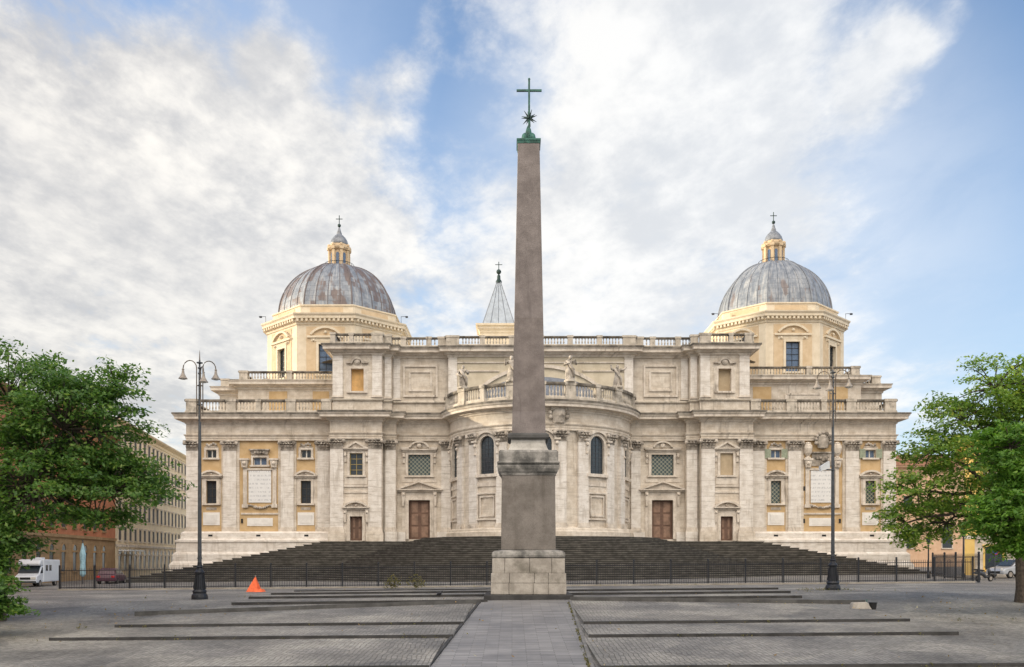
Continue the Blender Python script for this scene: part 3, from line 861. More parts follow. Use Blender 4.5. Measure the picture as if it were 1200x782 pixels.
def crest(F, uc, z, s_, parent, d=WD):
    g = MB()
    g.lathe(*F.p(uc, d + .1, 0)[:2], [(.05 * s_, z), (.55 * s_, z + .12 * s_), (.75 * s_, z + .8 * s_), (.6 * s_, z + 1.4 * s_), (.3 * s_, z + 1.7 * s_)], 10, sy=.5)
    for k in range(9):
        a = R_(200 - k * 27.5)
        g.ball(F.p(uc + math.cos(a) * .85 * s_, d + .25, z + .95 * s_ + math.sin(a) * .85 * s_), .22 * s_, 5)
    return g

inscr_parts = []
for side in (-1, 1):
    Fw = front(side, 104.0); Fb = front(side, 102.3); Fs = front(side, 103.3); Fc = front(side, 104.2)
    # ---- wing
    narrow = [(27.6, 1.2), (38.7, 1.2)]
    ops = []
    for uc, _ in narrow:
        ops += [(uc - .62, uc + .62, 8.35, 11.1), (uc - .62, uc + .62, 13.7, 14.75)]
    if side < 0: ops.append((33.0 - .85, 33.0 + .85, 12.85, 13.85))
    g = MB(); g.wall(Fw, 24.2, 41.6, Z1, CAPT + .01, ops, d=WD)
    g.add([Fw.p(41.6, WD, Z1), Fw.p(41.6, -34, Z1), Fw.p(41.6, -34, CAPT), Fw.p(41.6, WD, CAPT)], [(0, 1, 2, 3)])
    g.build('wall', 'ochre', bas, recalc=False)
    for a, b in ((24.75, 26.2), (29.0, 30.5), (35.75, 37.25), (40.15, 41.6)):
        pilaster(Fw, a, b, Z1, CAPT)
    g = MB()
    for a, b in ((26.2, 26.5), (28.72, 29.0), (30.5, 30.85), (35.4, 35.75), (37.25, 37.5), (39.9, 40.15)):
        g.fbox(Fw, a + .001, b - .001, WD - .01, WD + .1, Z1, CAPT)
    g.build('pilaster_strip', 'trav', bas)
    g = MB(); lp = [(AX - 41.6, 138), (AX - 41.6, 104), (AX - 24.4, 104)] if side < 0 else [(AX + 24.4, 104), (AX + 41.6, 104), (AX + 41.6, 138)]
    g.sweep(lp, [(1.45, -2), (1.45, 1.2), (1.3, 1.45), (1.15, 1.6), (1.15, 2.4), (1.0, 2.6), (.85, 2.7), (.85, 3.75), (.95, 3.85), (.95, 4.05), (.6, 4.2), (.45, 4.25), (.45, 4.9), (.2, Z1), (-.6, Z1 + .01)], ends=False)
    pl_ = g.build('plinth', 'pil', bas, recalc=False)
    for uc in (27.4, 33.0, 38.6):
        g = MB(); g.fbox(Fw, uc - .25, uc + .25, .2, .46, 4.5, 4.72); g.build('vent', 'rubber', pl_)
    for uc, w_ in narrow:
        lat = side > 0
        window(Fw, uc, 1.2, 8.4, 11.05, 'lattice' if lat else 'glass', 1 if lat else 2, 1 if lat else 3, 'shut', frame=.32, ped='seg', ph=.62, outer=.18)
        wn = window(Fw, uc, 1.2, 13.75, 14.7, 'glassb' if side > 0 else 'glass', 2, 1, 'pale', frame=.26, sill=True, bw=.14)
        g = MB(); g.fbox(Fw, uc - .75, uc + .75, WD, WD + .13, 15.0, 15.12)
        for k in range(5): g.ball(Fw.p(uc - .5 + k * .25, WD + .1, 15.3 + .12 * math.sin(k * 1.57)), .17, 5)
        g.build('ornament', 'carved', wn)
        if side > 0:
            for su in (-1, 1):
                g = MB(); c = uc + su * .98
                g.fbox(Fw, c - .34, c + .34, WD + .125, WD + .19, 13.7, 14.78)
                for k in range(7): g.fbox(Fw, c - .28, c + .28, WD + .19, WD + .205, 13.78 + k * .14, 13.86 + k * .14)
                g.build('shutter', 'green', wn)
        g = MB(); g.fbox(Fw, uc - .98, uc + .98, WD, WD + .06, 5.85, 7.35); g.fbox(Fw, uc - .62, uc + .62, WD + .06, WD + .1, 6.1, 7.1, t=.05)
        g.build('stone_panel', 'marble', bas)
        g = MB(); g.fbox(Fw, uc - .6, uc + .6, WD, WD + .05, 7.65, 7.95); g.build('stone_panel', 'carved', bas)
    # centre bay with the inscription
    uc = 33.0
    g = MB(); g.fbox(Fw, uc - 1.33, uc + 1.33, WD, WD + .10, 8.5, 12.25)
    tb = g.build('inscription_tablet', 'inscr', bas)
    g = MB()
    for su in (-1, 1):
        a, b = sorted((uc + su * 1.5, uc + su * 1.95))
        g.fbox(Fw, a, b, WD, WD + .2, 8.3, 12.6, t=0)
        g.fbox(Fw, a - .12, b + .12, WD, WD + .26, 7.9, 8.298)
        g.fbox(Fw, a - .05, b + .1, WD, WD + .42, 12.602, 13.45, t=.12)
        g.fbox(Fw, a - .3, b + .3, WD, WD + .62, 13.452, 13.65)
        g.ball(Fw.p((a + b) / 2, WD + .45, 13.1), .24, 6); g.ball(Fw.p((a + b) / 2, WD + .38, 12.7), .16, 6)
    g.fbox(Fw, uc - 1.5, uc + 1.5, WD, WD + .16, 12.3, 12.55)
    g.build('tablet_surround', 'trim', tb)
    g = MB()
    for k in range(13):
        u = uc - 1.3 + k * 2.6 / 12
        g.ball(Fw.p(u, WD + .16, 8.22 - .30 * math.cos((k - 6) / 6 * 1.5) + random.uniform(-.06, .06)), random.uniform(.11, .2), 5)
    g.build('garland', 'carved', tb)
    g = MB(); g.fbox(Fw, uc - 2.2, uc + 2.2, WD, WD + .12, 7.1, 7.3); g.build('ledge', 'trim', bas)
    g = MB(); g.fbox(Fw, uc - 1.5, uc + 1.5, WD, WD + .06, 5.75, 6.7); g.fbox(Fw, uc - 1.1, uc + 1.1, WD + .06, WD + .085, 5.9, 6.55); g.build('stone_panel', 'marble', bas)
    for su, zz in ((-2.1, 6.1), (2.1, 6.1), (-2.1, 9.9)) if side > 0 else ((2.1, 6.1),):
        g = MB(); g.fbox(Fw, uc + su - .1, uc + su + .1, WD + .01, WD + .12, zz, zz + .5); g.build('vent', 'rubber', bas)
    if side < 0:
        wn = window(Fw, uc, 1.6, 12.9, 13.8, 'glassb', 2, 1, 'pale', frame=.24, bw=.16)
        g = MB(); g.fbox(Fw, uc - .95, uc + .95, WD, WD + .22, 14.12, 14.6, t=.12); g.fbox(Fw, uc - 1.2, uc + 1.2, WD, WD + .5, 14.6, 14.75)
        for k in range(4): g.ball(Fw.p(uc - .5 + k * .33, WD + .35, 14.35), .15, 5)
        g.build('hood', 'carved', wn)
    else:
        for su in (-1, 1):
            g = MB(); x, y, _ = Fw.p(uc + su * 1.72, WD + .25, 0)
            g.lathe(x, y, [(.34, 13.66), (.34, 13.8), (.16, 13.9), (.42, 14.25), (.56, 14.8), (.50, 15.2), (.36, 15.3), (.40, 15.45), (.1, 15.6)], 10)
            g.build('urn', 'trim', bas)
        g = MB(); g.fbox(Fw, uc - 1.2, uc + 1.2, WD, WD + .12, 12.8, 14.3); g.fbox(Fw, uc - 1.3, uc + 1.3, WD, WD + .3, 14.3, 14.45)
        for k in range(11): g.ball(Fw.p(uc + random.uniform(-.7, .7), WD + .18, 13.5 + random.uniform(-.45, .5)), random.uniform(.12, .24), 5)
        g.build('relief_panel', 'carved', bas)
        crest(Fw, uc, 14.75, 1.05, bas, d=WD + .3).build('coat_of_arms', 'carved', bas)

    # ---- projecting block
    uc = 21.4
    ops = [(uc - .8, uc + .8, 11.5, 14.15), (uc - .75, uc + .75, 4.0, 6.85)]
    g = MB(); g.wall(Fb, 18.4, 24.4, 3.8, CAPT + .01, ops, d=WD, reveal=.5)
    for u, dd in ((18.4, -1.1), (24.4, -2.2)):
        g.add([Fb.p(u, WD, 3.6), Fb.p(u, dd, 3.6), Fb.p(u, dd, CAPT), Fb.p(u, WD, CAPT)], [(0, 1, 2, 3)])
    g.build('wall', 'trav', bas, recalc=False)
    pilaster(Fb, 18.45, 20.0, 5.05, CAPT); pilaster(Fb, 22.85, 24.38, 5.05, CAPT)
    for a, b in ((18.45, 20.0), (22.85, 24.38)):
        g = MB(); g.fbox(Fb, a - .22, b + .22, WD - .2, .24, 3.5, 4.9); g.fbox(Fb, a - .15, b + .15, WD - .2, .18, 4.9, 5.05); g.build('plinth', 'trav', bas)
    if side < 0:
        window(Fb, uc, 1.5, 11.55, 14.1, 'glass', 2, 4, 'gold', frame=.28, ped='tri', ph=.75, consoles=True, rev=.3)
    else:
        window(Fb, uc, 1.5, 11.55, 14.1, 'blind', 1, 1, frame=.28, ped='tri', ph=.75, consoles=True, rev=.2, label='walled-up window under a triangular pediment')
    g = MB(); g.fbox(Fb, 20.1, 22.75, WD, WD + .08, 10.5, 11.3); g.fbox(Fb, 20.02, 22.83, WD, WD + .14, 10.2, 10.45); g.fbox(Fb, 20.02, 22.83, WD, WD + .1, 9.5, 9.7); g.build('string_course', 'trim', bas)
    door(Fb, uc, 1.42, 3.98, 6.8, 'seg', .72, pw=3.1, pz=7.75)
    # strip beside the block
    g = MB(); g.wall(Fs, 16.9, 18.4, 3.6, CAPT + .01, d=WD); g.add([Fs.p(16.9, WD, 3.6), Fs.p(16.9, -1.3, 3.6), Fs.p(16.9, -1.3, CAPT), Fs.p(16.9, WD, CAPT)], [(0, 1, 2, 3)])
    g.build('wall', 'trav', bas, recalc=False)
    pilaster(Fs, 16.95, 18.15, 5.05, CAPT)
    g = MB(); g.fbox(Fs, 16.8, 18.18, WD - .2, .18, 3.5, 5.05); g.build('plinth', 'pil', bas)
    # ---- bay between block and apse
    uc = 14.3
    ops = [(uc - 1.35, uc + 1.35, 11.65, 14.2), (uc - 1.3, uc + 1.3, 4.2, 8.85)]
    g = MB(); g.wall(Fc, 9.9, 16.92, 3.6, CAPT + .01, ops, d=WD, reveal=.6)
    g.build('wall', 'trav', bas, recalc=False)
    window(Fc, uc, 2.6, 11.7, 14.15, 'lattice', 1, 1, frame=.32, ped='eared', ph=.95, consoles=True, rev=.3)
    g = MB()
    c_ = 'gold'
    door(Fc, uc, 2.5, 4.2, 8.8, 'tri', .95, pw=5.6, pz=9.95, frame=.42, rev=.55)
    pilaster(Fc, 10.6, 11.7, 5.05, CAPT)
    g = MB(); g.fbox(Fc, 10.0, 12.2, WD - .2, .1, 3.5, 5.05); g.build('plinth', 'pil', bas)
    g = MB(); g.fbox(Fc, 15.9, 16.9, WD - .2, .12, 3.5, 5.05); g.build('plinth', 'pil', bas)
    g = MB(); g.fbox(Fc, 12.3, 16.4, WD, WD + .08, 10.9, 11.35); g.build('string_course', 'trim', bas)

# ---- apse
def apF(t): # tangent frame of the apse wall at angle t
    return Fr(AC[0] + 10.75 * math.sin(t), AC[1] - 10.75 * math.cos(t), math.cos(t), math.sin(t))
WT = [R_(-70), R_(-35), R_(0), R_(35), R_(70)]
hw = .98
g = MB()
RW = 10.75 + WD
edges = [-thm]
for t in WT: edges += [t - hw / RW, t + hw / RW]
edges.append(thm)
WZ0, WZ1, WZT = 11.2, 14.40, 15.40
for i in range(len(edges) - 1):
    is_w = i % 2 == 1
    n = 4 if is_w else 8
    a0, a1 = edges[i], edges[i + 1]
    for k in range(n):
        t0 = a0 + (a1 - a0) * k / n; t1 = a0 + (a1 - a0) * (k + 1) / n
        p0 = (AC[0] + RW * math.sin(t0), AC[1] - RW * math.cos(t0)); p1 = (AC[0] + RW * math.sin(t1), AC[1] - RW * math.cos(t1))
        for za, zb in (((3.6, WZ0), (WZT + .05, CAPT + .01)) if is_w else ((3.6, CAPT + .01),)):
            g.add([(*p0, za), (*p1, za), (*p1, zb), (*p0, zb)], [(0, 1, 2, 3)])
g.build('apse_wall', 'trav', bas, recalc=False)
for t in WT:
    F = apF(t)
    inner = [(-hw, WZ0)] + arcpts(0, WZ1, hw, 180, 0, 14) + [(hw, WZ0)]
    outer = [(-hw - .34, WZ0)] + arcpts(0, WZ1, hw + .34, 180, 0, 14) + [(hw + .34, WZ0)]
    g = MB(); g.band(F, inner, outer, WD - .30, WD + .12)
    # spandrels behind the frame, hood and sill
    for su in (-1, 1):
        g.fprism(F, [(su * (hw + .02), WZ1)] + [(su * q[0], q[1]) for q in arcpts(0, WZ1, hw + .3, 0, 90, 6)] + [(0, WZT + .1), (su * (hw + .02), WZT + .1)], WD - .4, WD - .04)
        g.fbox(F, *sorted((su * 1.36, su * 1.72)), WD - .02, WD + .25, 13.2, 14.7, t=0, b=-.08)
        g.ball(F.p(su * 1.54, WD + .26, 14.35), .2, 6); g.ball(F.p(su * 1.54, WD + .2, 13.4), .15, 6)
        g.fbox(F, *sorted((su * 1.25, su * 1.95)), WD - .02, WD + .42, 14.72, 14.92)
    g.band(F, arcpts(0, WZ1 - .1, hw + .45, 160, 20, 12), arcpts(0, WZ1 - .1, hw + .72, 160, 20, 12), WD - .1, WD + .36)
    g.fbox(F, -hw - .5, hw + .5, WD - .1, WD + .3, WZ0 - .35, WZ0 - .002)
    wn = g.build('arched_window', 'trim', bas)
    g = MB(); g.fprism(F, [(-hw - .05, WZ0)] + arcpts(0, WZ1, hw + .05, 180, 0, 14) + [(hw + .05, WZ0)], WD - .28, WD - .20); g.build('pane', 'glass', wn)
    g = MB()
    for u in (-.5, 0, .5):
        g.fbox(F, u - .025, u + .025, WD - .195, WD - .15, WZ0, WZ1 + math.sqrt(hw * hw - u * u))
    for k in range(1, 9):
        z = WZ0 + k * .46; w_ = hw if z < WZ1 else math.sqrt(max(.01, hw * hw - (z - WZ1) ** 2))
        g.fbox(F, -w_, w_, WD - .195, WD - .155, z - .02, z + .02)
    g.build('glazing_bars', 'lampg', wn)
    pn = panel(F, -1.35, 1.35, 6.15, 9.15, d=WD - .02, t=.16, gap=.2)
    g = MB(); g.fbox(F, -1.5, 1.5, WD - .03, WD + .07, 9.85, 10.3); g.build('string_course', 'trim', bas)
PT = [R_(a) for a in (-59.5, -45.5, -24.5, -10.5, 10.5, 24.5, 45.5, 59.5)]
for k, t in enumerate(PT):
    F = apF(t)
    pilaster(F, -.62, .62, 5.3, CAPT, d0=WD - .05, d1=.0)
g = MB(); g.sweep(apse(10.75), [(.40, 3.5), (.40, 4.85), (.28, 4.95), (.24, 5.15), (.1, 5.3), (-.4, 5.3)], ends=False); g.build('plinth', 'trav', bas, recalc=False)
F = apF(R_(9))
crest(F, 0, 16.35, 1.15, bas, d=.05).build('coat_of_arms', 'carved', bas)
# balustrade round the apse roof
ap = apse(11.2, 56)
La = 2 * thm * 11.2
pa = [La / 2 + 11.2 * t for t in (R_(-72), R_(-51.5), R_(-35), R_(-17.5), R_(0), R_(15), R_(32), R_(48.5), R_(70))]
balustrade(ap, CTOP + .1, CTOP + 1.95, [(p, 1.1 if i in (1, 3, 5, 7) else .55) for i, p in enumerate(pa)])
g = MB()
prof = [(9.4, 18.9), (8.4, 19.8), (6.8, 21.2), (5.0, 22.35), (2.8, 22.9), (.05, 23.3)]
g.lathe(AC[0], AC[1] - .8, prof, 40, a0=math.pi, a1=2 * math.pi)
g.build('apse_roof', 'leadcap', bas, smooth=True, recalc=False)

# ---- upper storey
UB, UCO, UT = CTOP, 25.9, 26.85
uh = [(10.95, 105.0), (10.95, 105.6), (17.6, 105.6), (17.6, 104.6), (18.6, 104.6), (18.6, 103.8), (24.4, 103.8), (24.4, 112.8)]
PU = [(AX - u, y) for u, y in reversed(uh)] + [(AX + u, y) for u, y in uh]
def upper_open(side): return (21.5 - .75, 21.5 + .75, 21.5, 24.15)
for side in (-1, 1):
    F = front(side, 103.8)
    g = MB(); g.wall(F, 18.6, 24.4, UB - .2, UCO + .1, [upper_open(side)], d=-.1, reveal=.7)
    g.add([F.p(24.4, -.1, UB - .2), F.p(24.4, -9, UB - .2), F.p(24.4, -9, UCO + .1), F.p(24.4, -.1, UCO + .1)], [(0, 1, 2, 3)])
    g.add([F.p(18.6, -.1, UB - .2), F.p(18.6, -1.1, UB - .2), F.p(18.6, -1.1, UCO + .1), F.p(18.6, -.1, UCO + .1)], [(0, 1, 2, 3)])
    F2 = front(side, 104.6); g.wall(F2, 17.6, 18.6, UB - .2, UCO + .1, d=-.1)
    g.add([F2.p(17.6, -.1, UB - .2), F2.p(17.6, -1.4, UB - .2), F2.p(17.6, -1.4, UCO + .1), F2.p(17.6, -.1, UCO + .1)], [(0, 1, 2, 3)])
    F3 = front(side, 105.6); g.wall(F3, 10.9, 17.7, UB - .2, UCO + .1, d=-.1)
    g.build('wall', 'trav', bas, recalc=False)
    for FF, a, b in ((F, 18.65, 19.75), (F, 23.2, 24.38), (F2, 17.65, 18.4), (F3, 16.7, 17.5)):
        pilaster(FF, a, b, 20.75, UCO, cap=False, d0=-.1, d1=.06, base=.25)
    pilaster(front(side, 105.0), 9.9, 10.93, 20.75, UCO, cap=False, d0=-.1, d1=.08, base=.25)
    wn = window(F, 21.5, 1.5, 21.5, 24.15, 'apricot' if side < 0 else 'blind', 1, 1, frame=.26, d=-.1, rev=.6, outer=.25, label='open niche coloured orange to look sunlit inside' if side < 0 else None)
    g = MB(); g.fbox(F, 20.2, 20.95, -.1, .22, 24.75, 24.92); g.fbox(F, 22.05, 22.8, -.1, .22, 24.75, 24.92)
    g.band(F, arcpts(21.5, 24.7, .55, 180, 0, 10), arcpts(21.5, 24.7, .8, 180, 0, 10), -.1, .2)
    g.fprism(F, arcpts(21.5, 24.95, .34, 0, 360, 14)[:-1], -.1, .10); g.fprism(F, arcpts(21.5, 24.95, .2, 0, 360, 12)[:-1], .10, .17)
    g.build('hood', 'carved', wn)
    panel(F3, 12.25, 16.35, 21.15, 24.95, d=-.1, t=.22, gap=.45)
Fm = Fr(AX, 105.0, 1, 0, 0, -1)
g = MB(); g.wall(Fm, -10.95, 10.95, UB - .2, UCO + .1, d=-.1); g.build('wall', 'pcream', bas, recalc=False)
g = MB()
a = arcpts(0, 13.6, 10.9, 132, 48, 26); b = arcpts(0, 13.6, 11.05, 132, 48, 26); c = arcpts(0, 13.6, 11.3, 132, 48, 26)
g.band(Fm, a, b, -.1, .16); g.band(Fm, b, c, -.1, .07)
g.build('arch_moulding', 'trim', bas)
g = MB()
for s_ in (-1, 1):
    for za, zb in ((24.05, 24.2), (25.05, 25.2)):
        g.fbox(front(s_, 105.0), 4.9 if za < 25 else 0.02, 9.9, -.1, .05, za, zb)
g.build('string_course', 'trim', bas)
g = MB(); g.sweep(PU, [(-.12, 20.4), (.12, 20.42), (.16, 20.55), (.05, 20.7), (-.12, 20.75)], ends=False); g.build('string_course', 'weath', bas, recalc=False)
g = MB(); g.sweep(PU, [(-.12, UCO - .15), (.12, UCO - .12), (.16, UCO + .05), (.42, UCO + .15), (.48, UCO + .3), (.95, UCO + .36), (.95, UCO + .62), (1.08, UCO + .80)], ends=False); g.build('cornice', 'trim', bas, recalc=False)
g = MB(); g.sweep(PU, [(1.08, UCO + .803), (1.14, UCO + .82), (1.14, UCO + 1.0), (-2.5, UT + .06), (-9, UT + .065)] , ends=False)
g.build('cornice_ledge', 'lip', bas, recalc=False)
uc_path = [(-24.2, 112), (-24.2, 104.0), (-18.8, 104.0), (-18.8, 104.8), (-17.8, 104.8), (-17.8, 105.8), (-11.1, 105.8), (-11.1, 105.2), (11.1, 105.2), (11.1, 105.8), (17.8, 105.8), (17.8, 104.8), (18.8, 104.8), (18.8, 104.0), (24.2, 104.0), (24.2, 112)]
upath = [(AX + u, y - .55) for u, y in uc_path]
LU = [0]
for i in range(len(upath) - 1): LU.append(LU[-1] + math.dist(upath[i], upath[i + 1]))
pd = [(LU[1], 1.0), (LU[2] - .3, 1.3), (LU[4] - .2, .9), (LU[6] - .5, 1.1), ((LU[5] + LU[6]) / 2 + 1.2, .6), ((LU[5] + LU[6]) / 2 - 1.8, .6), (LU[7] + .7, 1.5)]
mid = (LU[7] + LU[8]) / 2
pd2 = [(mid + k * 3.45, .6) for k in (-2, -1, 0, 1, 2)]
pd += [(LU[-1] - p, w_) for p, w_ in pd] + pd2 + [((LU[1] + LU[2]) / 2 - .6, .5), (LU[-1] - (LU[1] + LU[2]) / 2 + .6, .5)]
balustrade(upath, UT + .08, UT + 1.28, pd)
# body of the church behind (closed volumes so the sky never shows through)
g = MB()
g.box(AX - 24.2, AX + 24.2, 107, 170, 0, 26.9)
g.box(AX - 41.3, AX + 41.3, 106, 150, 0, CTOP + .02)
g.build('nave_block', 'plaster', bas)

# ---- wing balustrades
for side in (-1, 1):
    pth = [(AX + 24.5, 104.1), (AX + 41.5, 104.1), (AX + 41.5, 122)] if side > 0 else [(AX - 41.5, 122), (AX - 41.5, 104.1), (AX - 24.5, 104.1)]
    pth = [(x, y - .0) for x, y in pth]
    ps = [(.6, 1.1), (4.8, 1.1), (8.6, .55), (11.8, 1.1), (16.4, 1.3)]
    if side < 0: ps = [(17.9 + 17.0 - p, w_) for p, w_ in ps]
    L0 = 17.9 if side < 0 else 17.0
    balustrade(pth, CTOP + .09, CTOP + 1.72, ps + ([(8.0, 1.0)] if side < 0 else [(26.5, 1.0)]))

# ---- set-back attics of the two chapels
def attic(xa, xb, Y, zc, zb, panels, side, mat='trav'):
    F = Fr(0, Y, 1, 0, 0, -1)
    g = MB(); g.box(xa, xb, Y, Y + 26, CTOP - .5, zc - .7); g.build('attic_wall', mat, bas)
    for a, b in panels:
        g = MB(); g.fbox(F, a, b, 0, .05, CTOP + .6, zc - 1.2); g.build('attic_panel', 'ochre', bas)
    path = [(xa, Y + 26), (xa, Y), (xb, Y), (xb, Y + 26)]
    g = MB(); g.sweep(path, [(-.05, zc - 1.0), (.12, zc - .95), (.15, zc - .75), (.45, zc - .62), (.5, zc - .5), (.85, zc - .45), (.85, zc - .2), (.95, zc - .02)]); g.build('cornice', 'trim', bas, recalc=False)
    g = MB(); g.sweep(path, [(.95, zc - .018), (.97, zc + .05), (-1.5, zc + .07), (-6, zc + .075)]); g.build('cornice_ledge', 'weath', bas, recalc=False)
    ins = .25
    bp = [(xa + ins, Y + 20), (xa + ins, Y + ins), (xb - ins, Y + ins), (xb - ins, Y + 20)]
    if side < 0: bp = bp[:3]; ped = [(19.75 + .4, 1.0), (19.75 + 6, .6)]
    else:
        bp = bp[1:]; L = xb - xa - .5; ped = [(L - .4, 1.0), (L - 6, .6)]
    balustrade(bp, zc + .07, zb, ped)
attic(-33.4, -20.5, 108.2, 23.5, 24.8, [(-29.6, -27.4), (-24.3, -22.3)], -1)
attic(-36.1, -30, 109.6, 23.0, 24.1, [], -1)
attic(27.5, 42.0, 106.8, 23.8, 25.05, [(29.0, 31.2), (38.0, 40.4)], 1)
attic(38, 45.0, 108.0, 23.0, 24.15, [], 1)
F = Fr(36.0, 106.8, 1, 0, 0, -1)
g = MB(); g.fbox(F, -3.2, 1.3, 0, .12, 19.2, 21.6); g.fbox(F, -2.9, 1.0, .12, .2, 21.6, 21.8); g.build('attic_panel', 'trim', bas)

# ---- drums and domes
def dome(X0, Y0, Rd, Rc, lift, leadm, lab, wallm):
    N = 8
    def octp(r):      # plan octagon, clockwise seen from above so that right of travel is outward
        return [(X0 + r * math.cos(R_(22.5 - 0 + 45 * k)), Y0 + r * math.sin(R_(22.5 + 45 * k))) for k in range(N)] 
    k8 = 1 / math.cos(R_(22.5))
    def ring(r): 
        p = octp(r); return p + [p[0]]
    zc0, zc1 = 32.0 + lift, 33.1 + lift
    g = MB()
    faces = []
    p = octp(Rd)
    drum_open = {}
    for k in range(N):
        a, b = p[k], p[(k + 1) % N]
        F = Fr((a[0] + b[0]) / 2, (a[1] + b[1]) / 2, b[0] - a[0], b[1] - a[1])
        faces.append(F)
        hw_ = math.dist(a, b) / 2
        g.wall(F, -hw_, hw_, 18.5, zc0 + .1, [(-.9, .9, 25.4 + lift, 29.3 + lift)], reveal=.5)
    dr = g.build('drum', wallm, bas, recalc=False)
    dr['label'] = 'eight-sided ' + lab
    for k, F in enumerate(faces):
        if F.ny > .3: continue
        wn = window(F, 0, 1.8, 25.4 + lift, 29.25 + lift, 'glassb' if k % 2 else 'glass', 2, 5, 'iron', frame=.32, d=0, fd=.12, rev=.42, parent=dr, mat='cream', outer=None)
        hz = 31.0 + lift
        q = MB()
        r0 = 2.1
        q.fbox(F, -2.35, 2.35, .0, .30, 30.05 + lift, 30.3 + lift)
        q.band(F, arcpts(0, 29.0 + lift, 2.25, 142, 38, 12), arcpts(0, 29.0 + lift, 2.52, 142, 38, 12), 0, .34)
        q.fbox(F, -1.9, 1.9, 0, .1, 29.6 + lift, 30.04 + lift)
        for su in (-1, 1): q.ball(F.p(su * 1.5, .18, 29.75 + lift), .16, 5)
        q.ball(F.p(0, .16, 30.75 + lift), .22, 6)
        q.build('pediment', 'cream', dr)
        q = MB(); 
        q.fbox(F, -2.45, -1.25, 0, .05, 24.5 + lift, 31.5 + lift); q.fbox(F, 1.25, 2.45, 0, .05, 24.5 + lift, 31.5 + lift); q.fbox(F, -1.25, 1.25, 0, .05, 29.58 + lift, 31.5 + lift)
        q.build('drum_panel', 'drump', dr)
    g = MB(); g.sweep(ring(Rd), [(-.1, zc0 - .3), (.12, zc0 - .25), (.15, zc0), (.3, zc0 + .08), (.3, zc0 + .4), (.62, zc0 + .45), (.62, zc0 + .75), (.78, zc0 + .95), (.8, zc1), (-1.5, zc1 + .03)], ends=False)
    co = g.build('drum_cornice', wallm, dr, recalc=False)
    g = MB()
    for F in faces:
        hw_ = Rd * math.sin(R_(22.5))
        n = 13
        for i in range(n):
            u = -hw_ - .1 + (i + .5) * (2 * hw_ + .2) / n
            g.fbox(F, u - .14, u + .14, .29, .58, zc0 + .10, zc0 + .42)
        for i in range(0): pass
    mo = g.build('drum_modillions', wallm, dr); mo['kind'] = 'stuff'
    # parapet below the dome
    zp0, zp1 = zc1 + .02, 34.5 + lift
    Rp = Rd - .75
    g = MB(); g.sweep(ring(Rp), [(-.6, zp0), (.12, zp0), (.12, zp0 + .2), (0, zp0 + .25), (0, zp1 - .2), (.14, zp1 - .17), (.14, zp1), (-.7, zp1 + .02)], ends=False)
    pp = g.build('parapet', wallm, dr, recalc=False)
    for k in range(N):
        a, b = octp(Rp)[k], octp(Rp)[(k + 1) % N]
        F = Fr((a[0] + b[0]) / 2, (a[1] + b[1]) / 2, b[0] - a[0], b[1] - a[1])
        if F.ny > .3: continue
        q = MB(); q.fbox(F, -2.1, 2.1, 0, .04, zp0 + .4, zp1 - .35); q.build('drum_panel', 'drump', dr)
    # dome: eight curved webs
    Ro = Rd - 1.5
    H = 41.85 + lift - zp1
    nz, nu = 26, 6
    prof = []
    for i in range(nz + 1):
        t = i / nz
        a = t * R_(77)
        r = Ro * math.cos(a) ** .96; z = zp1 + H * math.sin(a) / math.sin(R_(77))
        prof.append((r, z))
    g = MB(); uvs = []
    for k in range(N):
        a0, a1 = 22.5 + 45 * k, 67.5 + 45 * k
        base = len(g.v)
        for r, z in prof:
            p0 = Vector((math.cos(R_(a0)), math.sin(R_(a0)))) * r; p1 = Vector((math.cos(R_(a1)), math.sin(R_(a1)))) * r
            for i in range(nu + 1):
                q = p0.lerp(p1, i / nu); ql = q.normalized() * r * 1.0
                q = q.lerp(ql, .25)
                g.v.append((X0 + q.x, Y0 + q.y, z)); uvs.append(((k + i / nu) , (z - zp1) / H))
        for j in range(nz):
            for i in range(nu):
                a = base + j * (nu + 1) + i; g.f.append((a, a + 1, a + nu + 2, a + nu + 1))
    dm = g.build('dome', leadm, bas, smooth=True, uv=uvs, recalc=False)
    dm['label'] = lab + ' dome'
    for k in range(N):
        a = R_(22.5 + 45 * k)
        g = MB(); g.tube([(X0 + r * 1.005 * math.cos(a), Y0 + r * 1.005 * math.sin(a), z) for r, z in prof], .10, 5); g.build('rib', leadm, dm)
    for k in range(N):
        for f_ in (.25, .5, .75):
            a0, a1 = R_(22.5 + 45 * k), R_(67.5 + 45 * k)
            pts = []
            for r, z in prof:
                q = Vector((math.cos(a0), math.sin(a0))).lerp(Vector((math.cos(a1), math.sin(a1))), f_) * r
                q = q.lerp(q.normalized() * r, .25)
                pts.append((X0 + q.x * 1.003, Y0 + q.y * 1.003, z))
            g = MB(); g.tube(pts, .045, 4); g.build('rib', leadm, dm)
    # lantern
    z0 = 41.5 + lift
    g = MB()
    g.lathe(X0, Y0, [(2.0, z0 - .2), (2.05, z0 + .1), (1.9, z0 + .15)], 24)
    g.lathe(X0, Y0, [(1.2, z0 + .1), (1.2, z0 + 2.55), (1.4, z0 + 2.6), (1.6, z0 + 2.8), (1.65, z0 + 3), (1.35, z0 + 3.05), (1.3, z0 + 3.4), (1.1, z0 + 3.45)], 24)
    for k in range(8):
        a = R_(45 * k + 22.5)
        F = Fr(X0 + 1.17 * math.cos(a), Y0 + 1.17 * math.sin(a), -math.sin(a), math.cos(a))
        g.fbox(F, -.2, .2, -.1, .32, z0 + .12, z0 + 2.58); g.fbox(F, -.28, .28, -.1, .45, z0 + 2.59, z0 + 3.02)
        g.ball(F.p(0, .25, z0 + 3.22), .22, 5)
    ln = g.build('lantern', 'drump', bas, smooth=False)
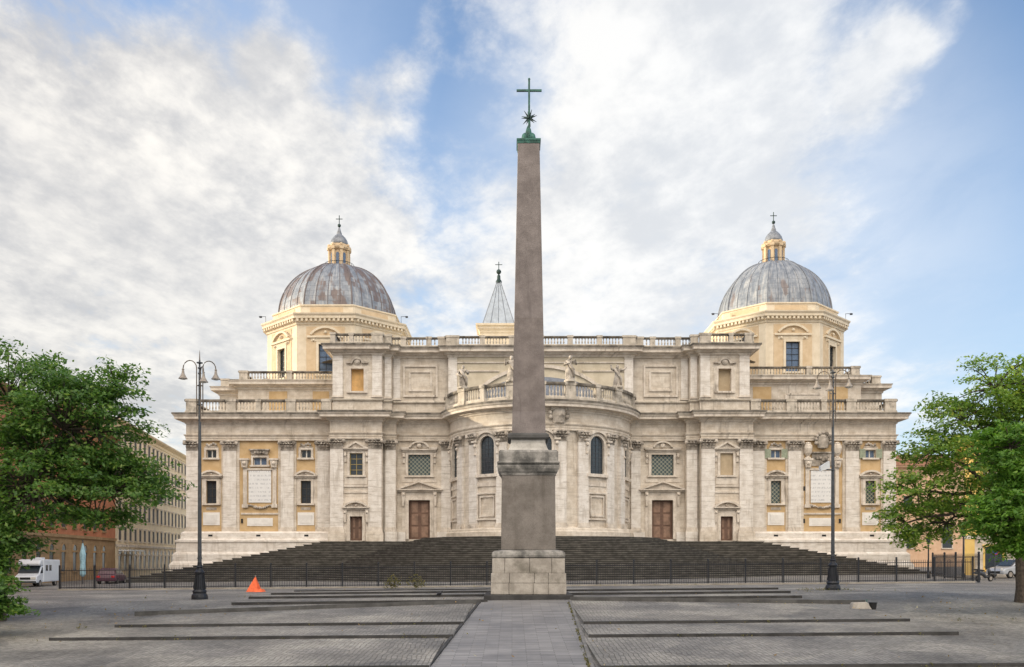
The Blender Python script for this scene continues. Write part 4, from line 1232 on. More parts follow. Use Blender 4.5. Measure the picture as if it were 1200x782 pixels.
    for k in range(8):
        a = R_(45 * k)
        F = Fr(X0 + 1.21 * math.cos(a), Y0 + 1.21 * math.sin(a), -math.sin(a), math.cos(a))
        if F.ny > .3: continue
        g = MB(); g.fprism(F, [(-.2, z0 + .4)] + arcpts(0, z0 + 2, .2, 180, 0, 6) + [(.2, z0 + .4)], -.1, .03); g.build('window', 'glassb', ln)
    g = MB()
    g.lathe(X0, Y0, [(1.25, z0 + 3.4), (1.22, z0 + 3.7), (1.1, z0 + 4.1), (.85, z0 + 4.5), (.5, z0 + 4.85), (.34, z0 + 5), (.36, z0 + 5.1), (.25, z0 + 5.4), (.12, z0 + 5.85), (.08, z0 + 6)], 16)
    g.build('lantern_cap', 'leadcap', ln, smooth=True)
    g = MB(); g.ball((X0, Y0, z0 + 6.2), .24, 8)
    g.tube([(X0, Y0, z0 + 5.9), (X0, Y0, z0 + 7.6)], .06, 5); g.tube([(X0 - .45, Y0, z0 + 7.1), (X0 + .45, Y0, z0 + 7.1)], .055, 5)
    g.build('cross', 'bronzed', ln)
    g = MB()
    for k in range(16):
        a = R_(22.5 * k); g.tube([(X0 + 2.0 * math.cos(a), Y0 + 2.0 * math.sin(a), z0 + .1), (X0 + 2.0 * math.cos(a), Y0 + 2.0 * math.sin(a), z0 + .75)], .03, 4)
    g.tube([(X0 + 2.0 * math.cos(R_(15 * k)), Y0 + 2.0 * math.sin(R_(15 * k)), z0 + .75) for k in range(25)], .035, 4)
    g.build('lantern_railing', 'iron', ln)
    # small lamps on arms at the cornice corners
    for a in (202.5, 337.5):
        x, y = X0 + (Rd + .8) * math.cos(R_(a)), Y0 + (Rd + .8) * math.sin(R_(a))
        s_ = 1 if a > 270 else -1
        g = MB(); g.tube([(x - .6 * s_, y, zc1), (x - .6 * s_, y, zc1 + 1.0), (x + .3 * s_, y, zc1 + 1.0)], .04, 4); g.box(x + .1 * s_ - .12, x + .1 * s_ + .2, y - .1, y + .1, zc1 + .85, zc1 + 1.05)
        g.build('floodlight', 'iron', dr)
dome(-23.75, 122, 9.6, 10.4, 0.0, 'leadr', 'rust streaked lead', 'cream')
dome(35.95, 122, 9.05, 9.7, .45, 'lead', 'grey lead', 'cream')

# ---- campanile spire
cx, cy = PX(584.5, 150), 150
g = MB(); g.box(cx - 3.0, cx + 3.0, cy - 3.0, cy + 3.0, 20, 39.6)
F = [(cx - 3.0, cy + 3.0), (cx - 3.0, cy - 3.0), (cx + 3.0, cy - 3.0), (cx + 3.0, cy + 3.0), (cx - 3.0, cy + 3.0)]
g.sweep(F, [(-.1, 39.3), (.1, 39.35), (.15, 39.7), (.45, 40.0), (.5, 40.35), (.75, 40.45), (.75, 40.75), (-3, 40.8)], ends=False)
tw = g.build('bell_tower', 'cream', bas)
g = MB()
for s_ in range(4):
    a = F[s_]; b = F[s_ + 1]; fr = Fr((a[0] + b[0]) / 2, (a[1] + b[1]) / 2, b[0] - a[0], b[1] - a[1])
    for i in range(14): u = -3.3 + (i + .5) * 6.6 / 14; g.fbox(fr, u - .12, u + .12, .14, .46, 39.95, 40.32)
g.build('modillions', 'trim', tw)['kind'] = 'stuff'
g = MB(); uvs = []
b_ = 2.68; t_ = .32
cs = [(-1, -1), (1, -1), (1, 1), (-1, 1)]
for k in range(4):
    q0, q1 = cs[k], cs[(k + 1) % 4]
    n = len(g.v)
    g.v += [(cx + q0[0] * b_, cy + q0[1] * b_, 40.8), (cx + q1[0] * b_, cy + q1[1] * b_, 40.8), (cx + q1[0] * t_, cy + q1[1] * t_, 48.6), (cx + q0[0] * t_, cy + q0[1] * t_, 48.6)]
    uvs += [(k, 0), (k + 1, 0), (k + .6, 1), (k + .4, 1)]; g.f.append((n, n + 1, n + 2, n + 3))
sp = g.build('spire', 'spire', bas, uv=uvs)
for q in cs:
    g = MB(); g.tube([(cx + q[0] * b_, cy + q[1] * b_, 40.8), (cx + q[0] * t_, cy + q[1] * t_, 48.6)], .07, 5); g.build('rib', 'lead', sp)
for k in (-.5, 0, .5):
    g = MB(); g.tube([(cx + k * b_, cy - b_ - .01, 40.8), (cx + k * t_, cy - t_ - .01, 48.6)], .05, 4); g.build('rib', 'lead', sp)
g = MB(); g.lathe(cx, cy, [(.5, 48.5), (.52, 48.8), (.3, 49.1), (.28, 49.7), (.1, 50.0)], 10); g.ball((cx, cy, 50.4), .42, 8)
g.tube([(cx, cy, 50.6), (cx, cy, 52.1)], .07, 5); g.tube([(cx - .6, cy, 51.6), (cx + .6, cy, 51.6)], .06, 5); g.build('cross', 'bronzed', sp)

# ------------------------------------------------------------------ statues on the apse balustrade
def statue(name_label, t, h, pose, seed):
    rnd = random.Random(seed)
    x, y = AC[0] + 11.2 * math.sin(t), AC[1] - 11.2 * math.cos(t)
    z = CTOP + 2.0
    o = thing('statue', name_label, 'statue', (x, y, z), 'stone statues on the apse balustrade')
    g = MB()
    g.lathe(x, y, [(.62, z), (.62, z + .18), (.5, z + .24)], 10)
    g.build('plinth', 'weath', o)
    g = MB()
    lean = pose.get('lean', 0)
    prof = [(.0, .50), (.10, .50), (.25, .46), (.40, .40), (.52, .36), (.60, .33), (.68, .36), (.75, .40), (.80, .36), (.84, .18), (.87, .11)]
    n = 18; ph = rnd.uniform(0, 6)
    H = h - .24
    vs = []
    for t_, r in prof:
        for k in range(n):
            a = 2 * math.pi * k / n
            f = 1 + (.16 * math.sin(a * 5 + ph + t_ * 3) + .08 * math.sin(a * 9 - ph + t_ * 7)) * (1 - .7 * t_)
            sway = lean * math.sin(t_ * 3.0)
            rr = r * f * (h / 3.0)
            vs.append((x + sway + rr * math.cos(a), y + rr * .75 * math.sin(a), z + .2 + t_ * H))
    fs = []
    for i in range(len(prof) - 1):
        for k in range(n): fs.append((i * n + k, i * n + (k + 1) % n, (i + 1) * n + (k + 1) % n, (i + 1) * n + k))
    fs.append(tuple((len(prof) - 1) * n + k for k in range(n)))
    g.add(vs, fs)
    hx = x + lean * math.sin(2.8) + pose.get('head', 0)
    g.ball((hx, y - .08, z + .2 + .925 * H), .19 * h / 3, 8, sz=1.25)
    g.ball((hx, y + .02, z + .2 + .935 * H), .21 * h / 3, 7, sz=1.15)      # hair
    g.ball((hx, y - .22, z + .2 + .885 * H), .10, 6, sz=1.4)               # beard
    zs = z + .2 + .77 * H
    for s_, pts in ((-1, pose['l']), (1, pose['r'])):
        p0 = (x + s_ * .34, y, zs)
        g.tube([p0, (x + pts[0][0], y - .25 + pts[0][2], zs + pts[0][1]), (x + pts[1][0], y - .3 + pts[1][2], zs + pts[1][1])], [.17, .14, .09], 7)
        g.ball((x + pts[1][0], y - .3 + pts[1][2], zs + pts[1][1]), .11, 6)
    # a swathe of cloak
    g.tube([(x - .35, y - .25, zs + .05), (x, y - .42, zs - .45), (x + .38, y - .32, zs - .95), (x + .42, y - .2, zs - 1.7)], [.12, .16, .17, .10], 7)
    b = g.build('figure', 'carved', o, smooth=True)
    for extra in pose.get('x', []):
        q = MB(); q.tube([(x + a[0], y + a[2], z + a[1]) for a in extra], .05, 5); q.build('staff', 'carved', o)
    return o
statue('leftmost apse statue, robed figure leaning left with an arm across its body', R_(-51.5), 2.65, dict(lean=-.12, head=.05, l=[(-.62, -.5, 0), (-.15, -.75, -.2)], r=[(.55, -.4, 0), (.30, -.1, -.2)]), 1)
statue('bulky robed apse statue just left of the obelisk with both arms bent', R_(-17.5), 2.85, dict(lean=.10, head=-.03, l=[(-.66, -.35, 0), (-.62, .15, -.1)], r=[(.62, -.45, 0), (.25, -.6, -.2)]), 5)
statue('robed apse statue just right of the obelisk with drapery thrown over its shoulder', R_(15), 2.85, dict(lean=-.06, head=.08, l=[(-.58, -.4, 0), (-.10, -.25, -.25)], r=[(.66, -.3, 0), (.55, .05, -.1)]), 9)
statue('rightmost apse statue, slim figure with both arms spread and raised', R_(48.5), 2.6, dict(lean=.05, head=0, l=[(-.62, .05, 0), (-.72, .45, 0)], r=[(.66, -.05, 0), (.95, .22, 0)]), 12)

# ------------------------------------------------------------------ obelisk
OX, OY = .80, 44.6
ob = thing('obelisk', 'tall reddish granite obelisk on a stained stone pedestal with a green bronze cross on top', 'obelisk', (OX, OY, 0))
zt = lambda py, Y=43.1: EYE + (655 - py) * Y / 1040
def sq(mb, hw0, hw1, z0, z1, cx=OX):
    mb.hexa([(cx - hw0, OY - hw0, z0), (cx + hw0, OY - hw0, z0), (cx + hw0, OY + hw0, z0), (cx - hw0, OY + hw0, z0),
             (cx - hw1, OY - hw1, z1), (cx + hw1, OY - hw1, z1), (cx + hw1, OY + hw1, z1), (cx - hw1, OY + hw1, z1)])
def bev(o, wd=.03, seg=2):
    m = o.modifiers.new('bevel', 'BEVEL'); m.width = wd; m.segments = seg; m.limit_method = 'ANGLE'; m.angle_limit = R_(40); return o
g = MB(); sq(g, 2.18, 2.15, -.4, .17); bev(g.build('base_slab', 'kerb', ob), .04)
# three courses of base blocks
rows = [(.172, .72, 1.83, 1.82, (-1.83, -.95, .22, .95, 1.83)), (.72, 1.20, 1.83, 1.82, (-1.82, -.92, .28, .95, 1.82)), (1.20, 1.92, 1.765, 1.755, (-1.76, -1.15, .05, 1.12, 1.76))]
for z0, z1, h0, h1, cuts in rows:
    for i in range(len(cuts) - 1):
        g = MB()
        a, b = cuts[i] + .006, cuts[i + 1] - .006
        g.hexa([(OX + a, OY - h0, z0 + .006), (OX + b, OY - h0, z0 + .006), (OX + b, OY + h0, z0 + .006), (OX + a, OY + h0, z0 + .006), (OX + a, OY - h1, z1), (OX + b, OY - h1, z1), (OX + b, OY + h1, z1), (OX + a, OY + h1, z1)])
        bev(g.build('base_block', 'pedbase', ob), .025)
path = [(OX - 1.5, OY + 1.5), (OX - 1.5, OY - 1.5), (OX + 1.5, OY - 1.5), (OX + 1.5, OY + 1.5), (OX - 1.5, OY + 1.5)]
g = MB(); g.sweep(path, [(-1.4, 1.925), (.18, 1.925), (.26, 1.98), (.28, 2.08), (.26, 2.2), (.16, 2.28), (0, 2.31), (-.12, 2.34), (-1.4, 2.36)], ends=False); g.build('torus_moulding', 'pedcap', ob, recalc=False)
g = MB(); sq(g, 1.335, 1.30, 2.35, 6.02); dd = bev(g.build('pedestal', 'granite2', ob), .02)
path = [(OX - 1.3, OY + 1.3), (OX - 1.3, OY - 1.3), (OX + 1.3, OY - 1.3), (OX + 1.3, OY + 1.3), (OX - 1.3, OY + 1.3)]
g = MB(); g.sweep(path, [(-1.2, 5.98), (.03, 5.99), (.05, 6.08), (.13, 6.16), (.20, 6.30), (.22, 6.40), (.22, 6.47), (.11, 6.475), (.11, 6.53), (.22, 6.535), (.23, 6.60), (.15, 6.66), (.15, 7.10), (.09, 7.2), (-1.2, 7.24)], ends=False); g.build('pedestal_cornice', 'pedcap', ob, recalc=False)
g = MB(); sq(g, 1.0, .93, 7.225, 7.36); sq(g, .93, .85, 7.361, 7.62); sq(g, .85, .85, 7.621, 7.78); g.build('upper_plinth', 'pedup', ob)
g = MB(); sq(g, .93, 1.02, 7.781, 7.86); sq(g, 1.02, 1.02, 7.861, 8.0); sq(g, 1.02, .9, 8.001, 8.1); g.build('plinth_capping', 'kerbm', ob)
zs0, zs1 = 8.102, 22.68
shx = OX + .03
g = MB()
nseg = 14
for i in range(nseg):
    t0, t1 = i / nseg, (i + 1) / nseg
    h0, h1 = .83 + (.535 - .83) * t0, .83 + (.535 - .83) * t1
    a = [(shx - h0, OY - h0, zs0 + (zs1 - zs0) * t0), (shx + h0, OY - h0, zs0 + (zs1 - zs0) * t0), (shx + h0, OY + h0, zs0 + (zs1 - zs0) * t0), (shx - h0, OY + h0, zs0 + (zs1 - zs0) * t0)]
    b = [(shx - h1, OY - h1, zs0 + (zs1 - zs0) * t1), (shx + h1, OY - h1, zs0 + (zs1 - zs0) * t1), (shx + h1, OY + h1, zs0 + (zs1 - zs0) * t1), (shx - h1, OY + h1, zs0 + (zs1 - zs0) * t1)]
    n = len(g.v); g.v += a + b
    for k in range(4): g.f.append((n + k, n + (k + 1) % 4, n + 4 + (k + 1) % 4, n + 4 + k))
bev(g.build('shaft', 'granite', ob, weld=True), .03)
g = MB(); g.v = []
for (hw0, hw1, a, b) in ((.555, .575, 22.54, 22.68), (.60, .60, 22.681, 22.76)):
    sq(g, hw0, hw1, a, b, shx)
g.f = [f for f in g.f]
g.build('bronze_collar', 'bronze', ob)
g = MB()
sq(g, .30, .28, 22.762, 22.90, shx)
for sx, sy in ((-.19, -.19), (.19, -.19), (0, .19)):
    g.lathe(shx + sx, OY + sy, [(.15, 22.77), (.165, 22.98), (.13, 23.12), (.04, 23.2)], 10)
g.lathe(shx, OY, [(.17, 22.85), (.18, 23.22), (.12, 23.48), (.05, 23.66)], 12)
g.build('bronze_mounts', 'bronze', ob, smooth=False)
zc = 24.05
g = MB()
g.ball((shx + .03, OY, zc), .11, 8)
for k in range(12):
    a = R_(30 * k + 10)
    for dz_, L in ((0, .40),):
        d = Vector((math.cos(a), .0, math.sin(a)))
        g.tube([(shx + .03 + d.x * .05, OY, zc + d.z * .05), (shx + .03 + d.x * L, OY + (.12 if k % 2 else -.12), zc + d.z * L)], [.055, .008], 5)
for s_ in (-1, 1): g.tube([(shx + .03, OY, zc), (shx + .03, OY + s_ * .42, zc)], [.055, .008], 5)
g.build('star', 'bronzed', ob)
g = MB(); g.box(shx - .018, shx + .078, OY - .05, OY + .05, 23.6, 26.0); g.box(shx - .60, shx + .66, OY - .045, OY + .045, 25.38, 25.475)
for a in ((shx + .03, 26.05), ): g.ball((a[0], OY, a[1] - .05), .065, 6)
g.build('cross', 'bronze', ob)

# ------------------------------------------------------------------ street lamps
def lamp(loc, angs, label, lift, mirror=1):
    o = thing('street_lamp', label, 'street lamp', (0, 0, 0), 'tall three-armed lamps on the square')
    H = 12.6
    g = MB()
    g.lathe(0, 0, [(.41, -.3), (.41, .12), (.38, .24), (.33, .30), (.33, .36), (.36, .40), (.32, .47), (.28, .52), (.24, .85), (.21, 1.15), (.20, 1.28), (.25, 1.32), (.26, 1.40), (.22, 1.45), (.15, 1.52), (.13, 1.60), (.17, 1.66), (.12, 1.72), (.105, 1.9)], 18)
    b = g.build('lamp_base', 'iron', o, smooth=False)
    for k in range(12):
        a = 2 * math.pi * k / 12
        q = MB(); q.tube([(.29 * math.cos(a), .29 * math.sin(a), .53), (.235 * math.cos(a), .235 * math.sin(a), 1.0), (.22 * math.cos(a), .22 * math.sin(a), 1.25)], [.04, .032, .015], 5)
        q.build('flute', 'iron', b)
    g = MB(); g.lathe(0, 0, [(.10, 1.85), (.095, 5.0), (.08, 8.0), (.065, H - 3.2), (.06, H - 1.2), (.045, H - .6), (.04, H - .3)], 12)
    for z, r in ((2.1, .13), (2.16, .115), (H - 2.6, .12), (H - 1.62, .10), (H - 1.0, .09), (H - .72, .10), (H - .45, .16)):
        g.lathe(0, 0, [(.06, z - .05), (r, z - .02), (r, z + .02), (.06, z + .05)], 10)
    g.build('pole', 'lampg', o, smooth=False)
    g = MB(); g.lathe(0, 0, [(.035, H - .35), (.02, H), (.006, H + .2)], 8); g.build('finial', 'lampb', o)
    for a, r, dz_ in angs:
        a = R_(a); ca, sa = math.cos(a), math.sin(a)
        zt_ = H - .73 + dz_; r0 = .16
        pts = [(r0 * ca, r0 * sa, H - 3.2 + dz_), (r0 * ca, r0 * sa, zt_ - .1)]
        for k in range(9):
            t = math.pi * (1 - k / 8)
            rm = (r - r0) / 2
            q = r0 + rm + rm * math.cos(t)
            pts.append((q * ca, q * sa, zt_ + rm * 1.15 * math.sin(t)))
        pts.append((r * ca, r * sa, zt_ - .02))
        g = MB(); g.tube(pts, .027, 6)
        for z in (H - 2.6, H - 1.62): g.tube([(0, 0, z), (r0 * ca, r0 * sa, z)], .03, 5)
        ar = g.build('arm', 'lampb', o)
        g = MB(); zz = zt_ - .02
        g.lathe(r * ca, r * sa, [(.035, zz + .02), (.07, zz - .02), (.045, zz - .07), (.06, zz - .11), (.075, zz - .23), (.09, zz - .27), (.18, zz - .43), (.235, zz - .5), (.21, zz - .5), (.08, zz - .28)], 14, caps=False)
        g.build('lamp_shade', 'shade', ar, smooth=False)
        g = MB(); g.lathe(r * ca, r * sa, [(.19, zz - .49), (.13, zz - .54), (.02, zz - .55)], 12, caps=False); g.build('lamp_glass', 'pale', ar)
    g = MB(); g.box(.12, .34, -.1, .1, 9.4 - .15, 9.4 + .2)
    if lift:
        g = MB(); g.tube([(0, -.1, 6.7), (-.5, -.35, 6.7)], .035, 5); g.build('bracket', 'lampg', o)
        g = MB(); g.hexa([(-.85, -.55, 6.6), (-.35, -.55, 6.75), (-.35, -.25, 6.75), (-.85, -.25, 6.6), (-.9, -.6, 6.85), (-.4, -.6, 7.15), (-.4, -.3, 7.15), (-.9, -.3, 6.85)]); g.build('floodlight', 'white', o)
    o.location = loc
    return o
l1 = lamp((PX(234, 45.6), 45.6, G(PX(234, 45.6), 45.6)), [(176, .88, 0), (35, .82, .05), (-55, .70, -.30)], 'three-armed iron lamp post at the left, standing in front of the left wing', False)
l2 = lamp((PX(976, 49.6), 49.6, G(PX(976, 49.6), 49.6)), [(4, .92, 0), (150, .85, .0), (-122, .70, -.30)], 'three-armed iron lamp post at the right with a white floodlight on its pole', True)

# ------------------------------------------------------------------ fence round the stairs
fx0, fx1 = PX(70, 63), PX(1140, 60)
def fy(x): return 63 + (60 - 63) * (x - fx0) / (fx1 - fx0)
fe = thing('fence', 'long low dark iron railing in front of the staircase', 'fence', (0, 62, 0))
n = 25
FH = 1.55
for i in range(n + 1):
    x = fx0 + (fx1 - fx0) * i / n; y = fy(x); z = G(x, y)
    g = MB(); g.box(x - .05, x + .05, y - .05, y + .05, z, z + FH + .12); g.ball((x, y, z + FH + .17), .075, 6); g.build('post', 'iron', fe)
    if i == n: break
    x2 = fx0 + (fx1 - fx0) * (i + 1) / n; y2 = fy(x2); z2 = G(x2, y2)
    g = MB()
    for h in (.16, FH - .18):
        g.hexa([(x + .05, y - .02, z + h), (x2 - .05, y2 - .02, z2 + h), (x2 - .05, y2 + .02, z2 + h), (x + .05, y + .02, z + h), (x + .05, y - .02, z + h + .05), (x2 - .05, y2 - .02, z2 + h + .05), (x2 - .05, y2 + .02, z2 + h + .05), (x + .05, y + .02, z + h + .05)])
    m = 21
    for k in range(1, m):
        t = k / m; a, b, c = x + (x2 - x) * t, y + (y2 - y) * t, z + (z2 - z) * t
        g.tube([(a, b, c + .1), (a, b, c + FH - .06), (a, b, c + FH + .05)], [.016, .016, .003], 4)
    g.build('railing_panel', 'iron', fe)
g = MB()
for i in range(n):
    xa, xb = fx0 + (fx1 - fx0) * i / n, fx0 + (fx1 - fx0) * (i + 1) / n
    ya, yb = fy(xa), fy(xb); za, zb = G(xa, ya), G(xb, yb)
    g.hexa([(xa, ya - .35, za - .2), (xb, yb - .35, zb - .2), (xb, yb + .25, zb - .2), (xa, ya + .25, za - .2), (xa, ya - .35, za + .10), (xb, yb - .35, zb + .10), (xb, yb + .25, zb + .10), (xa, ya + .25, za + .10)])
struct(g.build('kerb', 'kerbl'))
# taller railing at the right running back along the side street
f2 = thing('fence', 'taller iron railing at the right end, running back towards the yellow house', 'fence', (34, 72, 0))
pts = [(fx1 + .4, fy(fx1)), (33.0, 66), (34.6, 71), (36.5, 77)]
for i in range(len(pts)):
    x, y = pts[i]; z = G(x, y)
    g = MB(); g.box(x - .06, x + .06, y - .06, y + .06, z, z + 1.95); g.ball((x, y, z + 2.02), .09, 6); g.build('post', 'iron', f2)
    if i == len(pts) - 1: break
    x2, y2 = pts[i + 1]; z2 = G(x2, y2)
    L = math.dist(pts[i], pts[i + 1]); F = Fr(x, y, x2 - x, y2 - y)
    g = MB()
    for h in (.2, 1.7): g.fbox(F, .09, L - .09, -.025, .025, z + h, z + h + .06)
    m = int(L / .26)
    for k in range(1, m):
        p = F.p(L * k / m, 0, z); g.tube([(p[0], p[1], z + .1), (p[0], p[1], z + 1.85), (p[0], p[1], z + 2.0)], [.016, .016, .003], 4)
    g.build('railing_panel', 'iron', f2)
# two old lanterns on posts behind the right railing
for px, Y, zz, lab in ((1088, 72, 3.2, 'small black lantern on a short iron post in front of the peach house'), (1129, 70, 3.7, 'small black lantern on an iron post beside the sunlit yellow wall')):
    x = PX(px, Y); z = G(x, Y); o = thing('lantern_post', lab, 'lantern', (x, Y, z))
    g = MB(); g.lathe(x, Y, [(.14, z - .1), (.14, z + .3), (.07, z + .5), (.05, z + zz - .6), (.09, z + zz - .55), (.03, z + zz - .45)], 10); g.build('post', 'iron', o)
    g = MB(); g.lathe(x, Y, [(.10, z + zz - .45), (.22, z + zz + .1)], 6, caps=False); g.build('pane', 'glass', o)
    g = MB(); g.lathe(x, Y, [(.27, z + zz + .1), (.12, z + zz + .3), (.05, z + zz + .34), (.02, z + zz + .5)], 6); g.build('lantern_top', 'iron', o)

# ------------------------------------------------------------------ street houses
def house(name, label, F, u1, zb, H, wallm, rows, lower=None, zl=0, cornice=True, depth=14, first=None, shut='shut', dens=1, roof=True, wlo=None):
    o = thing(name, label, 'house', F.p(u1 / 2, 0, 0))
    ops = []; wl = []
    for (za, zb_, pitch, ww, kind, off) in rows:
        n = int((u1 - 1.5) / pitch)
        for i in range(n):
            uc = off + i * pitch
            if uc + ww > u1 - .3: continue
            if wlo is not None and uc < wlo: continue
            ops.append((uc - ww / 2, uc + ww / 2, za, zb_)); wl.append((uc, ww, za, zb_, kind))
    def seg(z0, z1, mat):
        g = MB()
        oo = [q for q in ops if z0 <= q[2] and q[3] <= z1]
        g.wall(F, 0, u1, z0, z1, oo, reveal=.3)
        for u in (0, u1):
            g.add([F.p(u, 0, z0), F.p(u, -depth, z0), F.p(u, -depth, z1), F.p(u, 0, z1)], [(0, 1, 2, 3)])
        g.add([F.p(0, -depth, z0), F.p(u1, -depth, z0), F.p(u1, -depth, z1), F.p(0, -depth, z1)], [(0, 1, 2, 3)])
        return g.build('wall', mat, o, recalc=False)
    if lower:
        seg(zb, zl, lower); seg(zl, H, wallm)
        g = MB(); g.fbox(F, -.05, u1 + .05, -.05, .16, zl - .16, zl + .16); g.build('string_course', 'trim' if wallm != 'redst' else 'tanst', o)
    else:
        seg(zb, H, wallm)
    for uc, ww, za, zb_, kind in wl:
        g = MB(); f = .16
        g.fbox(F, uc - ww / 2 - f, uc - ww / 2, 0, .04, za, zb_); g.fbox(F, uc + ww / 2, uc + ww / 2 + f, 0, .04, za, zb_)
        g.fbox(F, uc - ww / 2 - f - .06, uc + ww / 2 + f + .06, 0, .18, zb_, zb_ + .2); g.fbox(F, uc - ww / 2 - f, uc + ww / 2 + f, 0, .16, za - .16, za)
        if kind == 'arch':
            g.band(F, arcpts(uc, zb_ + .2, ww / 2, 180, 0, 8), arcpts(uc, zb_ + .2, ww / 2 + f, 180, 0, 8), 0, .08)
            g.fprism(F, arcpts(uc, zb_ + .2, ww / 2, 180, 0, 8), 0, .02)
        wn = g.build('window', wallm if kind == 'plain' else ('tanst' if wallm == 'redst' else 'trim'), o)
        g = MB(); g.fbox(F, uc - ww / 2, uc + ww / 2, -.14, -.03 if kind != 'shut' else -.08, za, zb_)
        if kind == 'arch': g.fprism(F, arcpts(uc, zb_ + .2, ww / 2 - .02, 180, 0, 8), .021, .03)
        g.build('pane', 'glass', wn)
        if kind == 'shut':
            for su in (-1, 1):
                g = MB(); c = uc + su * (ww * .25)
                g.fbox(F, c - ww * .24, c + ww * .24, -.04, .03, za + .03, zb_ - .03)
                for k in range(10): g.fbox(F, c - ww * .2, c + ww * .2, .03, .045, za + .1 + k * (zb_ - za - .2) / 10, za + .1 + (k + .6) * (zb_ - za - .2) / 10)
                g.build('shutter', shut, wn)
    if cornice:
        g = MB(); pth = [F.p(0, -depth, 0)[:2], F.p(0, 0, 0)[:2], F.p(u1, 0, 0)[:2], F.p(u1, -depth, 0)[:2]]
        g.sweep(pth, [(-.05, H - .9), (.12, H - .85), (.15, H - .5), (.5, H - .3), (.7, H - .2), (.8, H), (-.3, H + .05)]); g.build('cornice', wallm if wallm != 'redst' else 'tanst', o, recalc=False)
    if roof:
        g = MB(); a, b, c, d_ = F.p(-.5, .6, H + .06), F.p(u1 + .5, .6, H + .06), F.p(u1 + .5, -depth, H + .06), F.p(-.5, -depth, H + .06)
        e, f_ = F.p(3, -depth / 2, H + 2.4), F.p(u1 - 3, -depth / 2, H + 2.4)
        g.add([a, b, c, d_, e, f_], [(0, 1, 5, 4), (1, 2, 5), (2, 3, 4, 5), (3, 0, 4)]); g.build('roof', 'tile', o)
    return o
def stY(Y): return (-31.7 - .164 * Y, Y)
k_ = math.hypot(1, .164)
a = stY(34); L = (112 - 34) * k_
FRd = Fr(*a, -.164, 1)
rows = [(5.2, 7.4, 3.6, 1.15, 'shut', 2.0), (9.2, 11.4, 3.6, 1.15, 'shut', 2.0), (13.0, 14.6, 3.6, 1.1, 'shut', 2.0), (.6, 2.6, 3.6, 1.3, 'arch', 2.0)]
house('red_house', 'red brown street house with a tan rusticated ground floor, partly behind the left tree', FRd, L, -2, 17.0, 'redst', rows, lower='tanst', zl=4.3, wlo=40)
a = stY(112.3); L = 56
FCr = Fr(*a, -.164, 1)
rows = [(4.3, 5.9, 2.6, 1.0, 'shut', 1.7), (7.2, 9.3, 2.6, 1.05, 'shut', 1.7), (10.6, 12.7, 2.6, 1.05, 'shut', 1.7), (13.8, 15.6, 2.6, 1.05, 'shut', 1.7), (16.6, 18.2, 2.6, 1.0, 'shut', 1.7), (.5, 2.3, 2.6, 1.3, 'arch', 1.7)]
cr = house('cream_house', 'cream street house with five rows of dark shutters beside the left wing of the church', FCr, L, -2, 19.6, 'plaster', rows, lower='plaster', zl=3.6)
g = MB(); g.fbox(FCr, .4, 8.0, .2, 1.5, 2.9, 3.05); g.build('awning', 'white', cr)
for uc, z in ((20, 10.3), (9.5, 13.5)):
    g = MB(); g.fbox(FCr, uc - 1.4, uc + 1.4, 0, .9, z - .15, z)
    for k in range(16): g.fbox(FCr, uc - 1.4 + k * .185, uc - 1.37 + k * .185, .84, .87, z, z + .95)
    g.fbox(FCr, uc - 1.4, uc + 1.4, .82, .9, z + .95, z + 1.0); g.build('balcony', 'iron', cr)
# right: peach house behind, sunlit yellow house nearer
FP = Fr(PX(1040, 140), 140, 1, 0, 0, -1)
rows = [(3.6, 6.3, 6.2, 1.5, 'arch', 3.2), (9.5, 11.8, 6.2, 1.4, 'plain', 3.2)]
house('peach_house', 'plain peach house beyond the right wing of the church', FP, 14, -1, 16.5, 'peach', rows, cornice=True, depth=10)
FYf = Fr(41.9, 82.0, .9, -.45)
rows = [(4.6, 6.6, 3.3, 1.2, 'shut', 2.3), (7.8, 9.6, 3.3, 1.2, 'shut', 2.3), (10.4, 11.5, 3.3, 1.1, 'shut', 2.3), (.9, 3.0, 3.3, 1.4, 'plain', 2.3)]
yh = house('yellow_house', 'bright yellow house catching the low sun behind the right tree', FYf, 30, -1, 12.6, 'yellow', rows, lower='trav', zl=3.9, depth=14)
g = MB(); g.fbox(FYf, -.06, .75, -.9, .12, -1, 3.7); g.build('corner_pier', 'yellow', yh)

# ------------------------------------------------------------------ trees
def leaves(clumps, size, rng, flat=.38):
    """clumps: (centre, radius, n, outward dir) -> flat vertex array of folded leaf quads"""
    V = []; 
    for c, r, n, d in clumps:
        c = np.array(c); d = np.array(d, float); d /= max(1e-6, np.linalg.norm(d))
        p = rng.normal(size=(n, 3)); p /= np.linalg.norm(p, axis=1)[:, None]
        p *= (rng.random((n, 1)) ** .5) * r
        # stretched sprays along the outward direction, flattened vertically
        p[:, 2] *= flat
        p += np.outer(p @ d, d) * .5
        p[:, 2] -= (np.linalg.norm(p[:, :2], axis=1) ** 2) * .12 / max(r, .3)
        p += c
        nrm = rng.normal(size=(n, 3)) * .55; nrm[:, 2] += 1.0; nrm[:, :2] += d[:2] * .35
        nrm /= np.linalg.norm(nrm, axis=1)[:, None]
        t = rng.normal(size=(n, 3)) + d * .9; t -= nrm * (t * nrm).sum(1)[:, None]; t /= np.linalg.norm(t, axis=1)[:, None]
        b = np.cross(nrm, t)
        s_ = size * rng.uniform(.5, 1.4, (n, 1))
        q = np.stack([p - t * s_ * .5, p + b * s_ * .27 - t * s_ * .02 - nrm * s_ * .08, p + t * s_ * .55 - nrm * s_ * .06, p - b * s_ * .27 - t * s_ * .02 - nrm * s_ * .08], 1)
        V.append(q.reshape(-1, 3))
    return np.concatenate(V)
